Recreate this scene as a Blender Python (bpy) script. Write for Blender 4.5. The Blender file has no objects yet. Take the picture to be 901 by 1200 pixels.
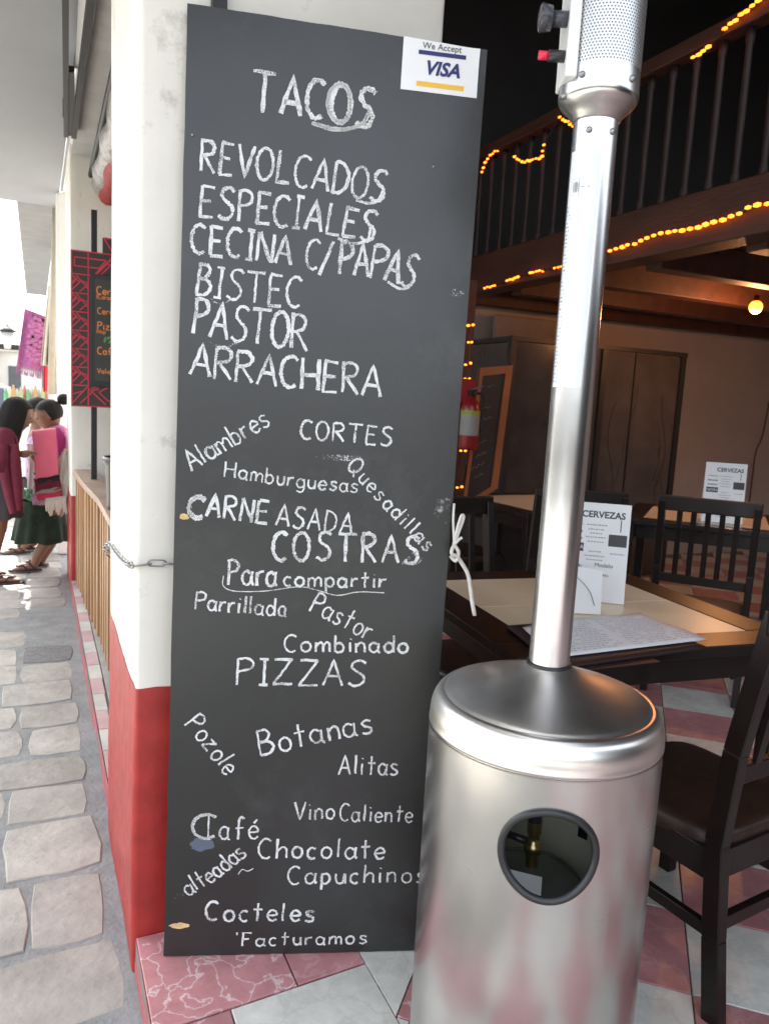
import bpy, bmesh, math, random
from mathutils import Vector, Matrix, noise
random.seed(7)
PI = math.pi
S = bpy.context.scene
COL = S.collection

# ------------------------------------------------------------------ camera
H = 1.40; F = 900.0; CX, CY = 450.5, 600.0          # eye height (m), focal length and centre in photo pixels
dn = Vector((110-CX, 6900-CY, F)).normalized()
vx = 42.0; vy = -((vx-CX)*(110-CX)+F*F)/(6900-CY)
fw = Vector((vx-CX, vy, F)).normalized()
AZ = -dn; AY = fw; AX = AY.cross(AZ)
def cam2w(v): return Vector((AX.dot(v), AY.dot(v), AZ.dot(v)))
EYE = Vector((0, 0, H))
cr, cu, cb = cam2w(Vector((1, 0, 0))), cam2w(Vector((0, -1, 0))), cam2w(Vector((0, 0, -1)))
cd = bpy.data.cameras.new('camera'); cam = bpy.data.objects.new('camera', cd); COL.objects.link(cam)
cam.matrix_world = Matrix(((cr.x, cu.x, cb.x, 0), (cr.y, cu.y, cb.y, 0), (cr.z, cu.z, cb.z, H), (0, 0, 0, 1)))
cd.sensor_fit = 'VERTICAL'; cd.sensor_height = 36; cd.lens = 36*F/1200
cd.clip_start = .05; cd.clip_end = 500
cd.dof.use_dof = True; cd.dof.focus_distance = 1.85; cd.dof.aperture_fstop = 7.5
S.camera = cam

# ------------------------------------------------------------------ world, sun, exposure
SUN_EL, SUN_AZ = 52, -2          # degrees; azimuth from +Y towards +X
w = bpy.data.worlds.new('World'); S.world = w; w.use_nodes = True
nt = w.node_tree; bg = nt.nodes['Background']
sk = nt.nodes.new('ShaderNodeTexSky'); sk.sky_type = 'NISHITA'; sk.sun_disc = False
sk.sun_elevation = math.radians(SUN_EL); sk.sun_rotation = math.radians(SUN_AZ)
sk.air_density = 1.0; sk.dust_density = 4.0; sk.ozone_density = 1.0
hz = nt.nodes.new('ShaderNodeHueSaturation'); hz.inputs['Saturation'].default_value = .36; hz.inputs['Value'].default_value = 1.0     # hazy white sky
nt.links.new(sk.outputs[0], hz.inputs['Color']); nt.links.new(hz.outputs[0], bg.inputs[0]); bg.inputs[1].default_value = .15
sl = bpy.data.lights.new('sun', 'SUN'); sl.energy = 4.0; sl.angle = math.radians(.5); sl.color = (1, .95, .87)
so = bpy.data.objects.new('sun', sl); COL.objects.link(so)
e, a = math.radians(SUN_EL), math.radians(SUN_AZ)
sd = Vector((math.sin(a)*math.cos(e), math.cos(a)*math.cos(e), math.sin(e)))
so.rotation_euler = sd.to_track_quat('Z', 'Y').to_euler()
S.view_settings.view_transform = 'Standard'; S.view_settings.look = 'None'
S.view_settings.exposure = 2.42; S.view_settings.gamma = 1

# ------------------------------------------------------------------ helpers
def ray(x, y): return cam2w(Vector((x-CX, y-CY, F)))
def atz(x, y, z=0): r = ray(x, y); return EYE + r*((z-H)/r.z)
def atx(x, y, X): r = ray(x, y); return EYE + r*(X/r.x)
def aty(x, y, Y): r = ray(x, y); return EYE + r*(Y/r.y)
def atp(x, y, p, n): r = ray(x, y); return EYE + r*((Vector(p)-EYE).dot(n)/r.dot(n))

MATS = {}
def mat(name, col, rough=.6, metal=0, var=.12, scale=6, bump=.1, bscale=60, **kw):
    if name in MATS: return MATS[name]
    m = bpy.data.materials.new(name); m.use_nodes = True; MATS[name] = m
    t = m.node_tree; N = t.nodes; L = t.links; b = N['Principled BSDF']
    b.inputs['Roughness'].default_value = rough; b.inputs['Metallic'].default_value = metal
    tc = N.new('ShaderNodeTexCoord'); mp = N.new('ShaderNodeMapping'); L.new(tc.outputs['Object'], mp.inputs[0])
    mp.inputs['Scale'].default_value = kw.get('stretch', (1, 1, 1))
    oi = N.new('ShaderNodeObjectInfo'); ml = N.new('ShaderNodeMath'); ml.operation = 'MULTIPLY'; ml.inputs[1].default_value = 37
    L.new(oi.outputs['Random'], ml.inputs[0]); L.new(ml.outputs[0], mp.inputs['Location'])
    n = N.new('ShaderNodeTexNoise'); n.inputs['Scale'].default_value = scale; n.inputs['Detail'].default_value = 6; n.inputs['Roughness'].default_value = .6
    L.new(mp.outputs[0], n.inputs['Vector'])
    cr_ = N.new('ShaderNodeValToRGB'); L.new(n.outputs[0], cr_.inputs[0])
    c2 = kw.get('col2')
    cr_.color_ramp.elements[0].position = .3; cr_.color_ramp.elements[1].position = .7
    cr_.color_ramp.elements[0].color = (*(c*(1-var) for c in col), 1)
    cr_.color_ramp.elements[1].color = (*(c2 if c2 else [min(1, c*(1+var)) for c in col]), 1)
    out = cr_.outputs[0]
    if kw.get('orand'):
        hv = N.new('ShaderNodeHueSaturation'); mr = N.new('ShaderNodeMapRange'); mr.inputs[3].default_value = 1-kw['orand']; mr.inputs[4].default_value = 1+kw['orand']
        L.new(oi.outputs['Random'], mr.inputs[0]); L.new(mr.outputs[0], hv.inputs['Value']); L.new(out, hv.inputs['Color']); out = hv.outputs[0]
    if kw.get('dirt'):      # stains with a shape of their own
        dcol, dpos, dsc = kw['dirt']
        n3 = N.new('ShaderNodeTexNoise'); n3.inputs['Scale'].default_value = dsc; n3.inputs['Detail'].default_value = 8; n3.inputs['Roughness'].default_value = .7
        L.new(mp.outputs[0], n3.inputs['Vector'])
        r3 = N.new('ShaderNodeValToRGB'); r3.color_ramp.elements[0].position = dpos; r3.color_ramp.elements[1].position = min(1, dpos+.12)
        L.new(n3.outputs[0], r3.inputs[0]); mx = N.new('ShaderNodeMix'); mx.data_type = 'RGBA'
        L.new(r3.outputs[0], mx.inputs[0]); L.new(out, mx.inputs[6]); mx.inputs[7].default_value = (*dcol, 1); out = mx.outputs[2]
    L.new(out, b.inputs['Base Color'])
    if bump:
        n2 = N.new('ShaderNodeTexNoise'); n2.inputs['Scale'].default_value = bscale; n2.inputs['Detail'].default_value = 5
        L.new(mp.outputs[0], n2.inputs['Vector']); bp = N.new('ShaderNodeBump'); bp.inputs['Strength'].default_value = bump
        bp.inputs['Distance'].default_value = kw.get('bdist', .01)
        L.new(n2.outputs[0], bp.inputs['Height']); L.new(bp.outputs[0], b.inputs['Normal'])
    if kw.get('rvar'):
        mr = N.new('ShaderNodeMapRange'); mr.inputs[3].default_value = rough-kw['rvar']; mr.inputs[4].default_value = rough+kw['rvar']
        n4 = N.new('ShaderNodeTexNoise'); n4.inputs['Scale'].default_value = scale*2.3; n4.inputs['Detail'].default_value = 4
        L.new(mp.outputs[0], n4.inputs['Vector']); L.new(n4.outputs[0], mr.inputs[0]); L.new(mr.outputs[0], b.inputs['Roughness'])
    if 'spec' in kw: b.inputs['Specular IOR Level'].default_value = kw['spec']
    if 'coat' in kw: b.inputs['Coat Weight'].default_value = kw['coat']; b.inputs['Coat Roughness'].default_value = .08
    if 'sheen' in kw: b.inputs['Sheen Weight'].default_value = kw['sheen']
    if 'emit' in kw:
        b.inputs['Emission Color'].default_value = (*kw['emit'][0], 1); b.inputs['Emission Strength'].default_value = kw['emit'][1]
    return m

class MB:
    """collects simple shapes; build() links them as one mesh object"""
    def __init__(s): s.v = []; s.f = []; s.sm = []
    def add(s, vs, fs, smooth=False, M=None):
        o = len(s.v)
        s.v += [tuple(M @ Vector(v)) if M else tuple(v) for v in vs]
        s.f += [tuple(i+o for i in f) for f in fs]; s.sm += [smooth]*len(fs); return s
    def box(s, x0, y0, z0, x1, y1, z1, M=None):
        v = [(x, y, z) for x in (x0, x1) for y in (y0, y1) for z in (z0, z1)]
        return s.add(v, [(0, 1, 3, 2), (4, 6, 7, 5), (0, 4, 5, 1), (2, 3, 7, 6), (0, 2, 6, 4), (1, 5, 7, 3)], False, M)
    def bar(s, p, q, wx, wy, up=(0, 0, 1)):
        """square bar from p to q"""
        p, q = Vector(p), Vector(q); d = (q-p).normalized(); u = Vector(up)
        if abs(d.dot(u)) > .95: u = Vector((1, 0, 0))
        sx = d.cross(u).normalized(); sy = sx.cross(d)
        v = [c+sx*a*wx/2+sy*b*wy/2 for c in (p, q) for a, b in ((-1, -1), (1, -1), (1, 1), (-1, 1))]
        return s.add(v, [(3, 2, 1, 0), (4, 5, 6, 7), (0, 1, 5, 4), (1, 2, 6, 5), (2, 3, 7, 6), (3, 0, 4, 7)])
    def tube(s, pts, r, n=8, cap=True, squash=1):
        pts = [Vector(p) for p in pts]; rs = r if isinstance(r, (list, tuple)) else [r]*len(pts)
        vs = []; t0 = (pts[1]-pts[0]).normalized(); u = t0.orthogonal().normalized()
        for i, p in enumerate(pts):
            t = (pts[min(i+1, len(pts)-1)]-pts[max(i-1, 0)]).normalized()
            u = (u-t*u.dot(t)).normalized(); b = t.cross(u)
            for k in range(n):
                a_ = 2*PI*k/n; vs.append(p+(u*math.cos(a_)+b*math.sin(a_)*squash)*rs[i])
        fs = [(i*n+k, i*n+(k+1) % n, (i+1)*n+(k+1) % n, (i+1)*n+k) for i in range(len(pts)-1) for k in range(n)]
        if cap: fs += [tuple(range(n-1, -1, -1)), tuple((len(pts)-1)*n+k for k in range(n))]
        return s.add(vs, fs, True)
    def lathe(s, prof, n=48, c=(0, 0, 0), M=None, a0=0, a1=2*PI, sx=1, sy=1):
        full = abs(a1-a0-2*PI) < 1e-6; m = n if full else n+1; vs = []
        for r, z in prof:
            for k in range(m):
                t = a0+(a1-a0)*k/n; vs.append((c[0]+r*sx*math.cos(t), c[1]+r*sy*math.sin(t), c[2]+z))
        fs = [(i*m+k, i*m+(k+1) % m, (i+1)*m+(k+1) % m, (i+1)*m+k) for i in range(len(prof)-1) for k in range(n)]
        return s.add(vs, fs, True, M)
    def grid(s, fn, nu, nv, smooth=True):
        vs = [fn(i/nu, j/nv) for i in range(nu+1) for j in range(nv+1)]
        fs = [(i*(nv+1)+j, (i+1)*(nv+1)+j, (i+1)*(nv+1)+j+1, i*(nv+1)+j+1) for i in range(nu) for j in range(nv)]
        return s.add(vs, fs, smooth)
    def prism(s, poly, z0, z1, bev=0, M=None):
        """vertical prism of a convex polygon, top edge bevelled"""
        n = len(poly); c = (sum(p[0] for p in poly)/n, sum(p[1] for p in poly)/n)
        ins = []
        for p in poly:
            d = math.hypot(p[0]-c[0], p[1]-c[1]) or 1; k = max(0, 1-bev*1.4/d); ins.append((c[0]+(p[0]-c[0])*k, c[1]+(p[1]-c[1])*k))
        vs = [(x, y, z0) for x, y in poly]+[(x, y, z1-bev) for x, y in poly]+[(x, y, z1) for x, y in ins]
        fs = [(i+j*n, (i+1) % n+j*n, (i+1) % n+(j+1)*n, i+(j+1)*n) for j in range(2) for i in range(n)]+[tuple(2*n+i for i in range(n))]
        return s.add(vs, fs, False, M)
    def ico(s, c, r, sub=2, sc=(1, 1, 1)):
        bm = bmesh.new(); bmesh.ops.create_icosphere(bm, subdivisions=sub, radius=r)
        vs = [(c[0]+v.co.x*sc[0], c[1]+v.co.y*sc[1], c[2]+v.co.z*sc[2]) for v in bm.verts]
        fs = [tuple(v.index for v in f.verts) for f in bm.faces]; bm.free(); return s.add(vs, fs, True)
    def mesh(s, name, m):
        me = bpy.data.meshes.new(name); me.from_pydata(s.v, [], s.f); me.polygons.foreach_set('use_smooth', s.sm)
        if m: me.materials.append(m)
        me.update(); return me
    def build(s, name, m, parent=None, bevel=0, loc=None, subd=0, label=None):
        o = bpy.data.objects.new(name, s.mesh(name, m)); COL.objects.link(o)
        if parent: o.parent = parent
        if loc: o.location = loc
        if bevel:
            b = o.modifiers.new('bevel', 'BEVEL'); b.width = bevel; b.segments = 2; b.limit_method = 'ANGLE'; b.angle_limit = math.radians(40)
        if subd:
            b = o.modifiers.new('subd', 'SUBSURF'); b.levels = subd; b.render_levels = subd
        if label: o['label'] = label
        return o
def tag(o, label=None, cat=None, group=None, kind=None):
    for k, v in (('label', label), ('category', cat), ('group', group), ('kind', kind)):
        if v: o[k] = v
    return o
def thing(name, label, cat, loc=(0, 0, 0), rz=0, group=None):
    o = bpy.data.objects.new(name, None); COL.objects.link(o); o.location = loc; o.rotation_euler = (0, 0, rz); o.empty_display_size = .1
    return tag(o, label, cat, group)
def copy_tree(o, parent=None):
    c = o.copy(); COL.objects.link(c); c.parent = parent
    for ch in list(o.children): copy_tree(ch, c)
    return c
def inst(name, me, parent=None, loc=(0, 0, 0), rz=0):
    o = bpy.data.objects.new(name, me); COL.objects.link(o); o.parent = parent; o.location = loc; o.rotation_euler = (0, 0, rz); return o
def smooth_path(pts, per=6):
    """Catmull-Rom through points of any dimension"""
    if len(pts) < 3: return [Vector(p) for p in pts]
    P = [Vector(p) for p in pts]; P = [P[0]*2-P[1]]+P+[P[-1]*2-P[-2]]; out = []
    for i in range(1, len(P)-2):
        for k in range(per):
            t = k/per
            out.append(.5*((2*P[i])+(P[i+1]-P[i-1])*t+(2*P[i-1]-5*P[i]+4*P[i+1]-P[i+2])*t*t+(3*P[i]-P[i-1]-3*P[i+1]+P[i+2])*t**3))
    out.append(P[-2]); return out
def skin(name, pts, edges, m, parent=None, sub=2):
    """continuous body: joints with radii, grown by a Skin modifier; pts = [(x,y,z,r or (rx,ry))]"""
    me = bpy.data.meshes.new(name); me.from_pydata([p[:3] for p in pts], edges, [])
    me.materials.append(m); o = bpy.data.objects.new(name, me); COL.objects.link(o)
    if parent: o.parent = parent
    sk_ = o.modifiers.new('skin', 'SKIN'); sk_.use_smooth_shade = True
    for i, p in enumerate(pts):
        r = p[3]; me.skin_vertices[0].data[i].radius = r if isinstance(r, tuple) else (r, r)
    me.skin_vertices[0].data[0].use_root = True
    sb = o.modifiers.new('sub', 'SUBSURF'); sb.levels = sub; sb.render_levels = sub
    return o
_font = {}
def textmesh(name, body, size, m, parent, M, shear=0, bold=0, ext=.0003, label=None, space=1, xs=1, align='CENTER'):
    cu_ = bpy.data.curves.new(name, 'FONT'); cu_.body = body; cu_.size = size; cu_.shear = shear; cu_.offset = bold
    cu_.extrude = ext; cu_.align_x = align; cu_.align_y = 'CENTER'; cu_.space_character = space; cu_.resolution_u = 3
    t = bpy.data.objects.new('tmp', cu_); COL.objects.link(t)
    dg = bpy.context.evaluated_depsgraph_get(); me = bpy.data.meshes.new_from_object(t.evaluated_get(dg))
    bpy.data.objects.remove(t); me.materials.clear(); me.materials.append(m)
    me.transform(M @ Matrix.Diagonal((xs, 1, 1, 1)))
    o = bpy.data.objects.new(name, me); COL.objects.link(o); o.parent = parent
    if label: o['label'] = label
    return o
def frame(o, u, v):
    """matrix taking (x,y,z) of a flat drawing to the plane at o spanned by u, v"""
    u, v = Vector(u).normalized(), Vector(v).normalized(); n = u.cross(v)
    return Matrix(((u.x, v.x, n.x, o[0]), (u.y, v.y, n.y, o[1]), (u.z, v.z, n.z, o[2]), (0, 0, 0, 1)))

# single-stroke lettering: caps are 1 high, lower case .56
def arc(cx, cy, rx, ry, a0, a1, n=9): return [(cx+rx*math.cos(math.radians(a0+(a1-a0)*i/n)), cy+ry*math.sin(math.radians(a0+(a1-a0)*i/n))) for i in range(n+1)]
G = {
 'T': (.75, [[(.0, 1), (.75, 1.0)], [(.36, 1), (.34, 0)]]), 'A': (.66, [[(0, 0), (.33, 1), (.66, 0)], [(.12, .36), (.56, .36)]]),
 'C': (.6, [arc(.36, .5, .34, .5, 50, 305)]), 'O': (.66, [arc(.33, .5, .32, .5, 95, 460, 14)]),
 'S': (.6, [[(.58, .9), (.4, 1), (.16, .93), (.1, .74), (.24, .58), (.46, .45), (.54, .25), (.42, .05), (.2, 0), (0, .1)]]),
 'R': (.6, [[(.02, 0), (.0, 1)], [(0, .97), (.3, 1.0), (.5, .86), (.44, .62), (.05, .5)], [(.15, .5), (.58, 0)]]),
 'E': (.52, [[(.03, 1), (.0, 0)], [(.03, 1), (.5, .97)], [(.02, .52), (.42, .53)], [(0, 0), (.52, .02)]]),
 'V': (.62, [[(0, 1), (.3, 0), (.62, 1)]]), 'L': (.5, [[(.03, 1), (0, 0), (.5, .03)]]),
 'D': (.6, [[(.04, 1), (.02, 0)], [(0, .98), (.3, .95), (.56, .7), (.55, .3), (.3, .04), (0, 0)]]),
 'P': (.56, [[(.04, 1), (.02, 0)], [(0, .95), (.3, 1.0), (.53, .85), (.46, .6), (.04, .48)]]),
 'I': (.3, [[(.15, 1), (.15, 0)], [(.0, 1), (.3, 1)], [(0, 0), (.3, 0)]]), 'N': (.62, [[(0, 0), (.03, 1)], [(.03, 1), (.58, 0)], [(.58, 0), (.62, 1)]]),
 'B': (.56, [[(.04, 1), (.02, 0)], [(0, .98), (.34, .98), (.46, .8), (.3, .55), (.06, .52)], [(.06, .52), (.4, .5), (.55, .28), (.35, .03), (0, 0)]]),
 'H': (.62, [[(0, 1), (.02, 0)], [(.6, 1), (.62, 0)], [(0, .5), (.62, .52)]]), 'Z': (.66, [[(.02, 1), (.62, 1)], [(.62, 1), (0, 0)], [(0, 0), (.66, .02)]]),
 'Q': (.68, [arc(.33, .5, .32, .5, 95, 460, 14), [(.4, .25), (.7, -.08)]]), 'M': (.78, [[(0, 0), (.08, 1), (.38, .3), (.68, 1), (.78, 0)]]),
 'F': (.5, [[(.03, 1), (0, 0)], [(.03, 1), (.5, .97)], [(.02, .52), (.4, .53)]]), '/': (.45, [[(0, -.15), (.45, 1.05)]]),
 "'": (.12, [[(.06, 1.0), (.08, .8)]]), '(': (.2, [[(.2, 1.05), (.02, .5), (.2, -.05)]]), '~': (.4, [[(0, .2), (.12, .36), (.26, .24), (.4, .36)]]),
 'a': (.5, [arc(.23, .28, .22, .28, 40, 330, 9), [(.46, .56), (.44, .1), (.54, 0)]]), 'b': (.46, [[(.02, 1.0), (.02, 0)], arc(.22, .28, .22, .28, 170, -170, 9)]),
 'c': (.42, [arc(.24, .28, .22, .28, 50, 310)]), 'd': (.5, [arc(.23, .28, .22, .28, 20, 340, 9), [(.47, 1.0), (.46, 0)]]),
 'e': (.46, [[(.03, .28), (.43, .32), (.38, .5), (.22, .57), (.06, .45), (.01, .25), (.12, .04), (.28, 0), (.44, .1)]]),
 'f': (.42, [[(.46, .92), (.32, 1.0), (.2, .85), (.18, 0)], [(0, .52), (.38, .54)]]), 'g': (.48, [arc(.22, .28, .21, .28, 40, 330, 9), [(.44, .56), (.45, -.1), (.3, -.34), (.05, -.26)]]),
 'h': (.48, [[(.03, 1.0), (.02, 0)], [(.02, .35), (.22, .56), (.42, .44), (.44, 0)]]), 'i': (.14, [[(.07, .56), (.07, 0)], [(.07, .78), (.09, .82)]]),
 'l': (.16, [[(.08, 1.0), (.07, .05)]]), 'm': (.72, [[(.02, .56), (.02, 0)], [(.02, .36), (.18, .56), (.34, .45), (.35, 0)], [(.35, .36), (.52, .56), (.68, .45), (.7, 0)]]),
 'n': (.46, [[(.02, .56), (.02, 0)], [(.02, .34), (.2, .56), (.4, .46), (.43, 0)]]), 'o': (.48, [arc(.24, .28, .23, .28, 95, 460, 12)]),
 'p': (.46, [[(.02, .56), (.02, -.36)], arc(.22, .28, .22, .28, 170, -170, 9)]), 'r': (.36, [[(.02, .56), (.02, 0)], [(.02, .32), (.14, .52), (.36, .55)]]),
 's': (.42, [[(.4, .5), (.22, .57), (.06, .48), (.14, .33), (.34, .24), (.38, .1), (.22, 0), (0, .06)]]), 't': (.42, [[(.21, .95), (.2, .0)], [(0, .6), (.42, .62)]]),
 'u': (.46, [[(.02, .56), (.04, .14), (.2, 0), (.38, .1), (.43, .56)], [(.43, .56), (.45, 0)]]), 'z': (.48, [[(.03, .56), (.44, .56)], [(.44, .56), (.0, 0)], [(0, 0), (.48, .02)]]),
 'v': (.4, [[(0, .56), (.2, 0), (.4, .56)]]), ' ': (.35, []), '-': (.3, [[(0, .3), (.3, .3)]]),
}
G['é'] = (G['e'][0], G['e'][1]+[[(.2, .72), (.36, .88)]])
CURVY = set('COSRDPBQabcdefghmnopqrsuéU~(')
def glyph_strokes(text, gap=.2):
    """-> list of (glyph strokes with x offset), total width"""
    x = 0; out = []
    for ch in text:
        wd, st = G[ch]
        for s_ in st:
            pts = smooth_path([(p[0], p[1]) for p in s_], 4) if (ch in CURVY and len(s_) > 2 and ch not in '') else [Vector(p) for p in s_]
            out.append([(p[0]+x, p[1]) for p in pts])
        x += wd+gap
    return out, x-gap
def ribbon(mb, pts, wd, M, z=.0006, jit=.25, rnd=random):
    """flat stroke of width wd following 2D pts on the plane M"""
    P = [Vector((p[0], p[1])) for p in pts]; Q = [P[0]]
    for i in range(len(P)-1):
        L_ = (P[i+1]-P[i]).length; k = max(1, int(L_/(wd*1.6)))
        Q += [P[i].lerp(P[i+1], (j+1)/k) for j in range(k)]
    vs = []
    for i, p in enumerate(Q):
        t = (Q[min(i+1, len(Q)-1)]-Q[max(i-1, 0)])
        if t.length < 1e-9: t = Vector((1, 0))
        t.normalize(); n = Vector((-t.y, t.x)); h1 = wd/2*(1+rnd.uniform(-jit, jit)); h2 = wd/2*(1+rnd.uniform(-jit, jit))
        vs += [M @ Vector((p.x+n.x*h1, p.y+n.y*h1, z)), M @ Vector((p.x-n.x*h2, p.y-n.y*h2, z))]
    mb.add(vs, [(2*i+1, 2*i+3, 2*i+2, 2*i) for i in range(len(Q)-1)])
def chalkword(mb, text, base, h, wd, M, toplane, gap=.2, jit=.03, passes=1):
    """writes text along a pixel baseline (2 or 3 points) on the plane given by toplane(px,py)->(u,v)"""
    st, tw = glyph_strokes(text, gap); B = [Vector(toplane(*p)) for p in base]
    hp = Vector(toplane(base[0][0], base[0][1]-h))-Vector(toplane(*base[0])); hh = hp.length
    Bs = smooth_path([(b.x, b.y) for b in B], 8)
    cum = [0]
    for i in range(len(Bs)-1): cum.append(cum[-1]+(Bs[i+1]-Bs[i]).length)
    def pos(t):
        d = max(0, min(.9999, t))*cum[-1]
        for i in range(len(Bs)-1):
            if cum[i+1] >= d: break
        f = (d-cum[i])/max(1e-9, cum[i+1]-cum[i]); tn = (Bs[i+1]-Bs[i]).normalized()
        return Bs[i]+tn*((d-cum[i])+(min(0, t)+max(0, t-.9999))*cum[-1]), tn
    for s_ in st:
        jx, jy = random.uniform(-jit, jit)*hh, random.uniform(-jit, jit)*hh
        for ps in range(passes):
            o1, o2 = (random.uniform(-.3, .3)*wd*ps, random.uniform(-.5, .5)*wd*ps*1.2)
            pts = []
            for x, y in s_:
                p, tn = pos(x/tw); nn = Vector((-tn.y, tn.x)); q = p+nn*(y*hh)
                pts.append((q.x+jx+o1, q.y+jy+o2))
            ribbon(mb, pts, wd*random.uniform(.82, 1.15), M, jit=.38)

# ------------------------------------------------------------------ materials
WHITE = mat('white_paint', (.75, .715, .635), .55, var=.07, scale=3, bump=.4, bscale=14, bdist=.006, dirt=((.48, .44, .37), .60, 6))
WHITE2 = mat('white_plaster', (.74, .74, .72), .7, var=.05, scale=3, bump=.2, bscale=20, bdist=.004)
RED = mat('red_paint', (.36, .026, .022), .42, var=.22, scale=9, bump=.45, bscale=16, bdist=.006, dirt=((.45, .10, .09), .62, 9), rvar=.14)
GREY = mat('soffit_paint', (.27, .275, .285), .8, var=.04, scale=2, bump=.1)
MORTAR = mat('mortar', (.225, .235, .23), .9, var=.2, scale=9, bump=.5, bscale=60, dirt=((.29, .285, .27), .56, 7))
STONE = mat('paving_stone', (.30, .285, .25), .62, var=.2, scale=6, bump=.5, bscale=28, orand=.14, col2=(.385, .365, .32), dirt=((.22, .215, .20), .60, 11), bdist=.01, rvar=.12)
STONED = mat('dark_paving_stone', (.14, .14, .14), .7, var=.25, scale=20, bump=.5, bscale=55)
WOODP = mat('pine_wood', (.40, .22, .10), .5, var=.25, scale=5, bump=.15, bscale=40, stretch=(6, 6, .6), orand=.2)
WOODR = mat('rail_wood', (.36, .24, .17), .5, var=.2, scale=6, bump=.15, bscale=40, orand=.12)
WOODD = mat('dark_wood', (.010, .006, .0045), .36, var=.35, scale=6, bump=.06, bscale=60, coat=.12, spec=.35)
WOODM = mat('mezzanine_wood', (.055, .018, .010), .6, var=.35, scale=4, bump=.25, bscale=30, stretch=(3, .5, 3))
LEATHER = mat('brown_leather', (.030, .014, .008), .42, var=.35, scale=25, bump=.35, bscale=350, bdist=.002, rvar=.08)
BOARD = mat('chalkboard_paint', (.0205, .0205, .020), .31, var=.16, scale=3, bump=.12, bscale=160, bdist=.002, dirt=((.037, .037, .036), .53, 2.6), rvar=.06, spec=.6)
EDGE = mat('worn_wood_edge', (.30, .2, .1), .7, var=.3, scale=30)
BLACK = mat('black_plastic', (.02, .02, .022), .35, bump=.05)
BLACKM = mat('black_metal', (.015, .015, .016), .5, bump=.1)
PAPER = mat('white_paper', (.82, .82, .82), .5, var=.02, bump=.03, bscale=30)
BEIGE = mat('beige_tile_top', (.74, .60, .41), .32, var=.07, scale=5, bump=.03, rvar=.05)
CORD = mat('white_cord', (.72, .68, .62), .8, var=.1, scale=60, bump=.5, bscale=300)
STEELC = mat('chain_steel', (.35, .35, .35), .4, metal=1, bump=.1)
BULB = mat('amber_bulb', (1, .5, .1), .4, bump=0, emit=((1, .15, .008), 1.2))
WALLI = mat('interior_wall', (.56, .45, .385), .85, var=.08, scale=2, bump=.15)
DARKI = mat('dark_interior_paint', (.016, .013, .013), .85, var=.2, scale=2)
NAVY = mat('navy_ink', (.02, .025, .14), .5, bump=0, var=.02); YEL = mat('yellow_ink', (.85, .48, .03), .5, bump=0, var=.02)
INK = mat('grey_ink', (.06, .06, .065), .6, bump=0, var=.1); INKL = mat('pale_ink', (.32, .33, .36), .6, bump=0, var=.1); INKB = mat('blue_ink', (.25, .42, .62), .6, bump=0, var=.1)

def steel(name, base=(.60, .59, .565), rough=.25, zs=260):
    m = bpy.data.materials.new(name); m.use_nodes = True; t = m.node_tree; N = t.nodes; L = t.links; b = N['Principled BSDF']
    b.inputs['Metallic'].default_value = 1; b.inputs['Anisotropic'].default_value = .55
    tc = N.new('ShaderNodeTexCoord'); mp = N.new('ShaderNodeMapping'); L.new(tc.outputs['Object'], mp.inputs[0])
    mp.inputs['Scale'].default_value = (1.5, 1.5, zs)
    tg = N.new('ShaderNodeTangent'); tg.direction_type = 'RADIAL'; tg.axis = 'Z'; L.new(tg.outputs[0], b.inputs['Tangent'])
    n = N.new('ShaderNodeTexNoise'); n.inputs['Scale'].default_value = 2; n.inputs['Detail'].default_value = 4; L.new(mp.outputs[0], n.inputs['Vector'])
    mr = N.new('ShaderNodeMapRange'); mr.inputs[3].default_value = rough-.01; mr.inputs[4].default_value = rough+.02; L.new(n.outputs[0], mr.inputs[0])
    n2 = N.new('ShaderNodeTexNoise'); n2.inputs['Scale'].default_value = 5; n2.inputs['Detail'].default_value = 7; L.new(tc.outputs['Object'], n2.inputs['Vector'])
    ad = N.new('ShaderNodeMath'); ad.operation = 'MULTIPLY_ADD'; ad.inputs[1].default_value = .08; L.new(n2.outputs[0], ad.inputs[0]); L.new(mr.outputs[0], ad.inputs[2])
    sb = N.new('ShaderNodeMath'); sb.operation = 'SUBTRACT'; sb.inputs[1].default_value = .04; L.new(ad.outputs[0], sb.inputs[0]); L.new(sb.outputs[0], b.inputs['Roughness'])
    cr_ = N.new('ShaderNodeValToRGB'); cr_.color_ramp.elements[0].color = (*(c*.88 for c in base), 1); cr_.color_ramp.elements[1].color = (*(min(1, c*1.1) for c in base), 1)
    cr_.color_ramp.elements[0].position = .35; cr_.color_ramp.elements[1].position = .65
    L.new(n2.outputs[0], cr_.inputs[0]); L.new(cr_.outputs[0], b.inputs['Base Color'])
    # fine brush lines plus soft dents
    bp = N.new('ShaderNodeBump'); bp.inputs['Strength'].default_value = .002; bp.inputs['Distance'].default_value = .0005; L.new(n.outputs[0], bp.inputs['Height'])
    n3 = N.new('ShaderNodeTexNoise'); n3.inputs['Scale'].default_value = 6; n3.inputs['Detail'].default_value = 1; L.new(tc.outputs['Object'], n3.inputs['Vector'])
    bp2 = N.new('ShaderNodeBump'); bp2.inputs['Strength'].default_value = .12; bp2.inputs['Distance'].default_value = .02
    L.new(n3.outputs[0], bp2.inputs['Height']); L.new(bp.outputs[0], bp2.inputs['Normal']); L.new(bp2.outputs[0], b.inputs['Normal'])
    return m, (N, L, b, tc)
STEEL, _ = steel('brushed_steel')
STEELL, _ = steel('lid_steel', (.80, .78, .74), .30, 1.5)
STEELP, _ = steel('pole_steel', (.72, .71, .70), .25)
STEELD, _ = steel('dull_inner_steel', (.42, .42, .36), .5)
PERF, (N_, L_, b_, tc_) = steel('perforated_steel', (.66, .65, .63), .3)
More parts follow.
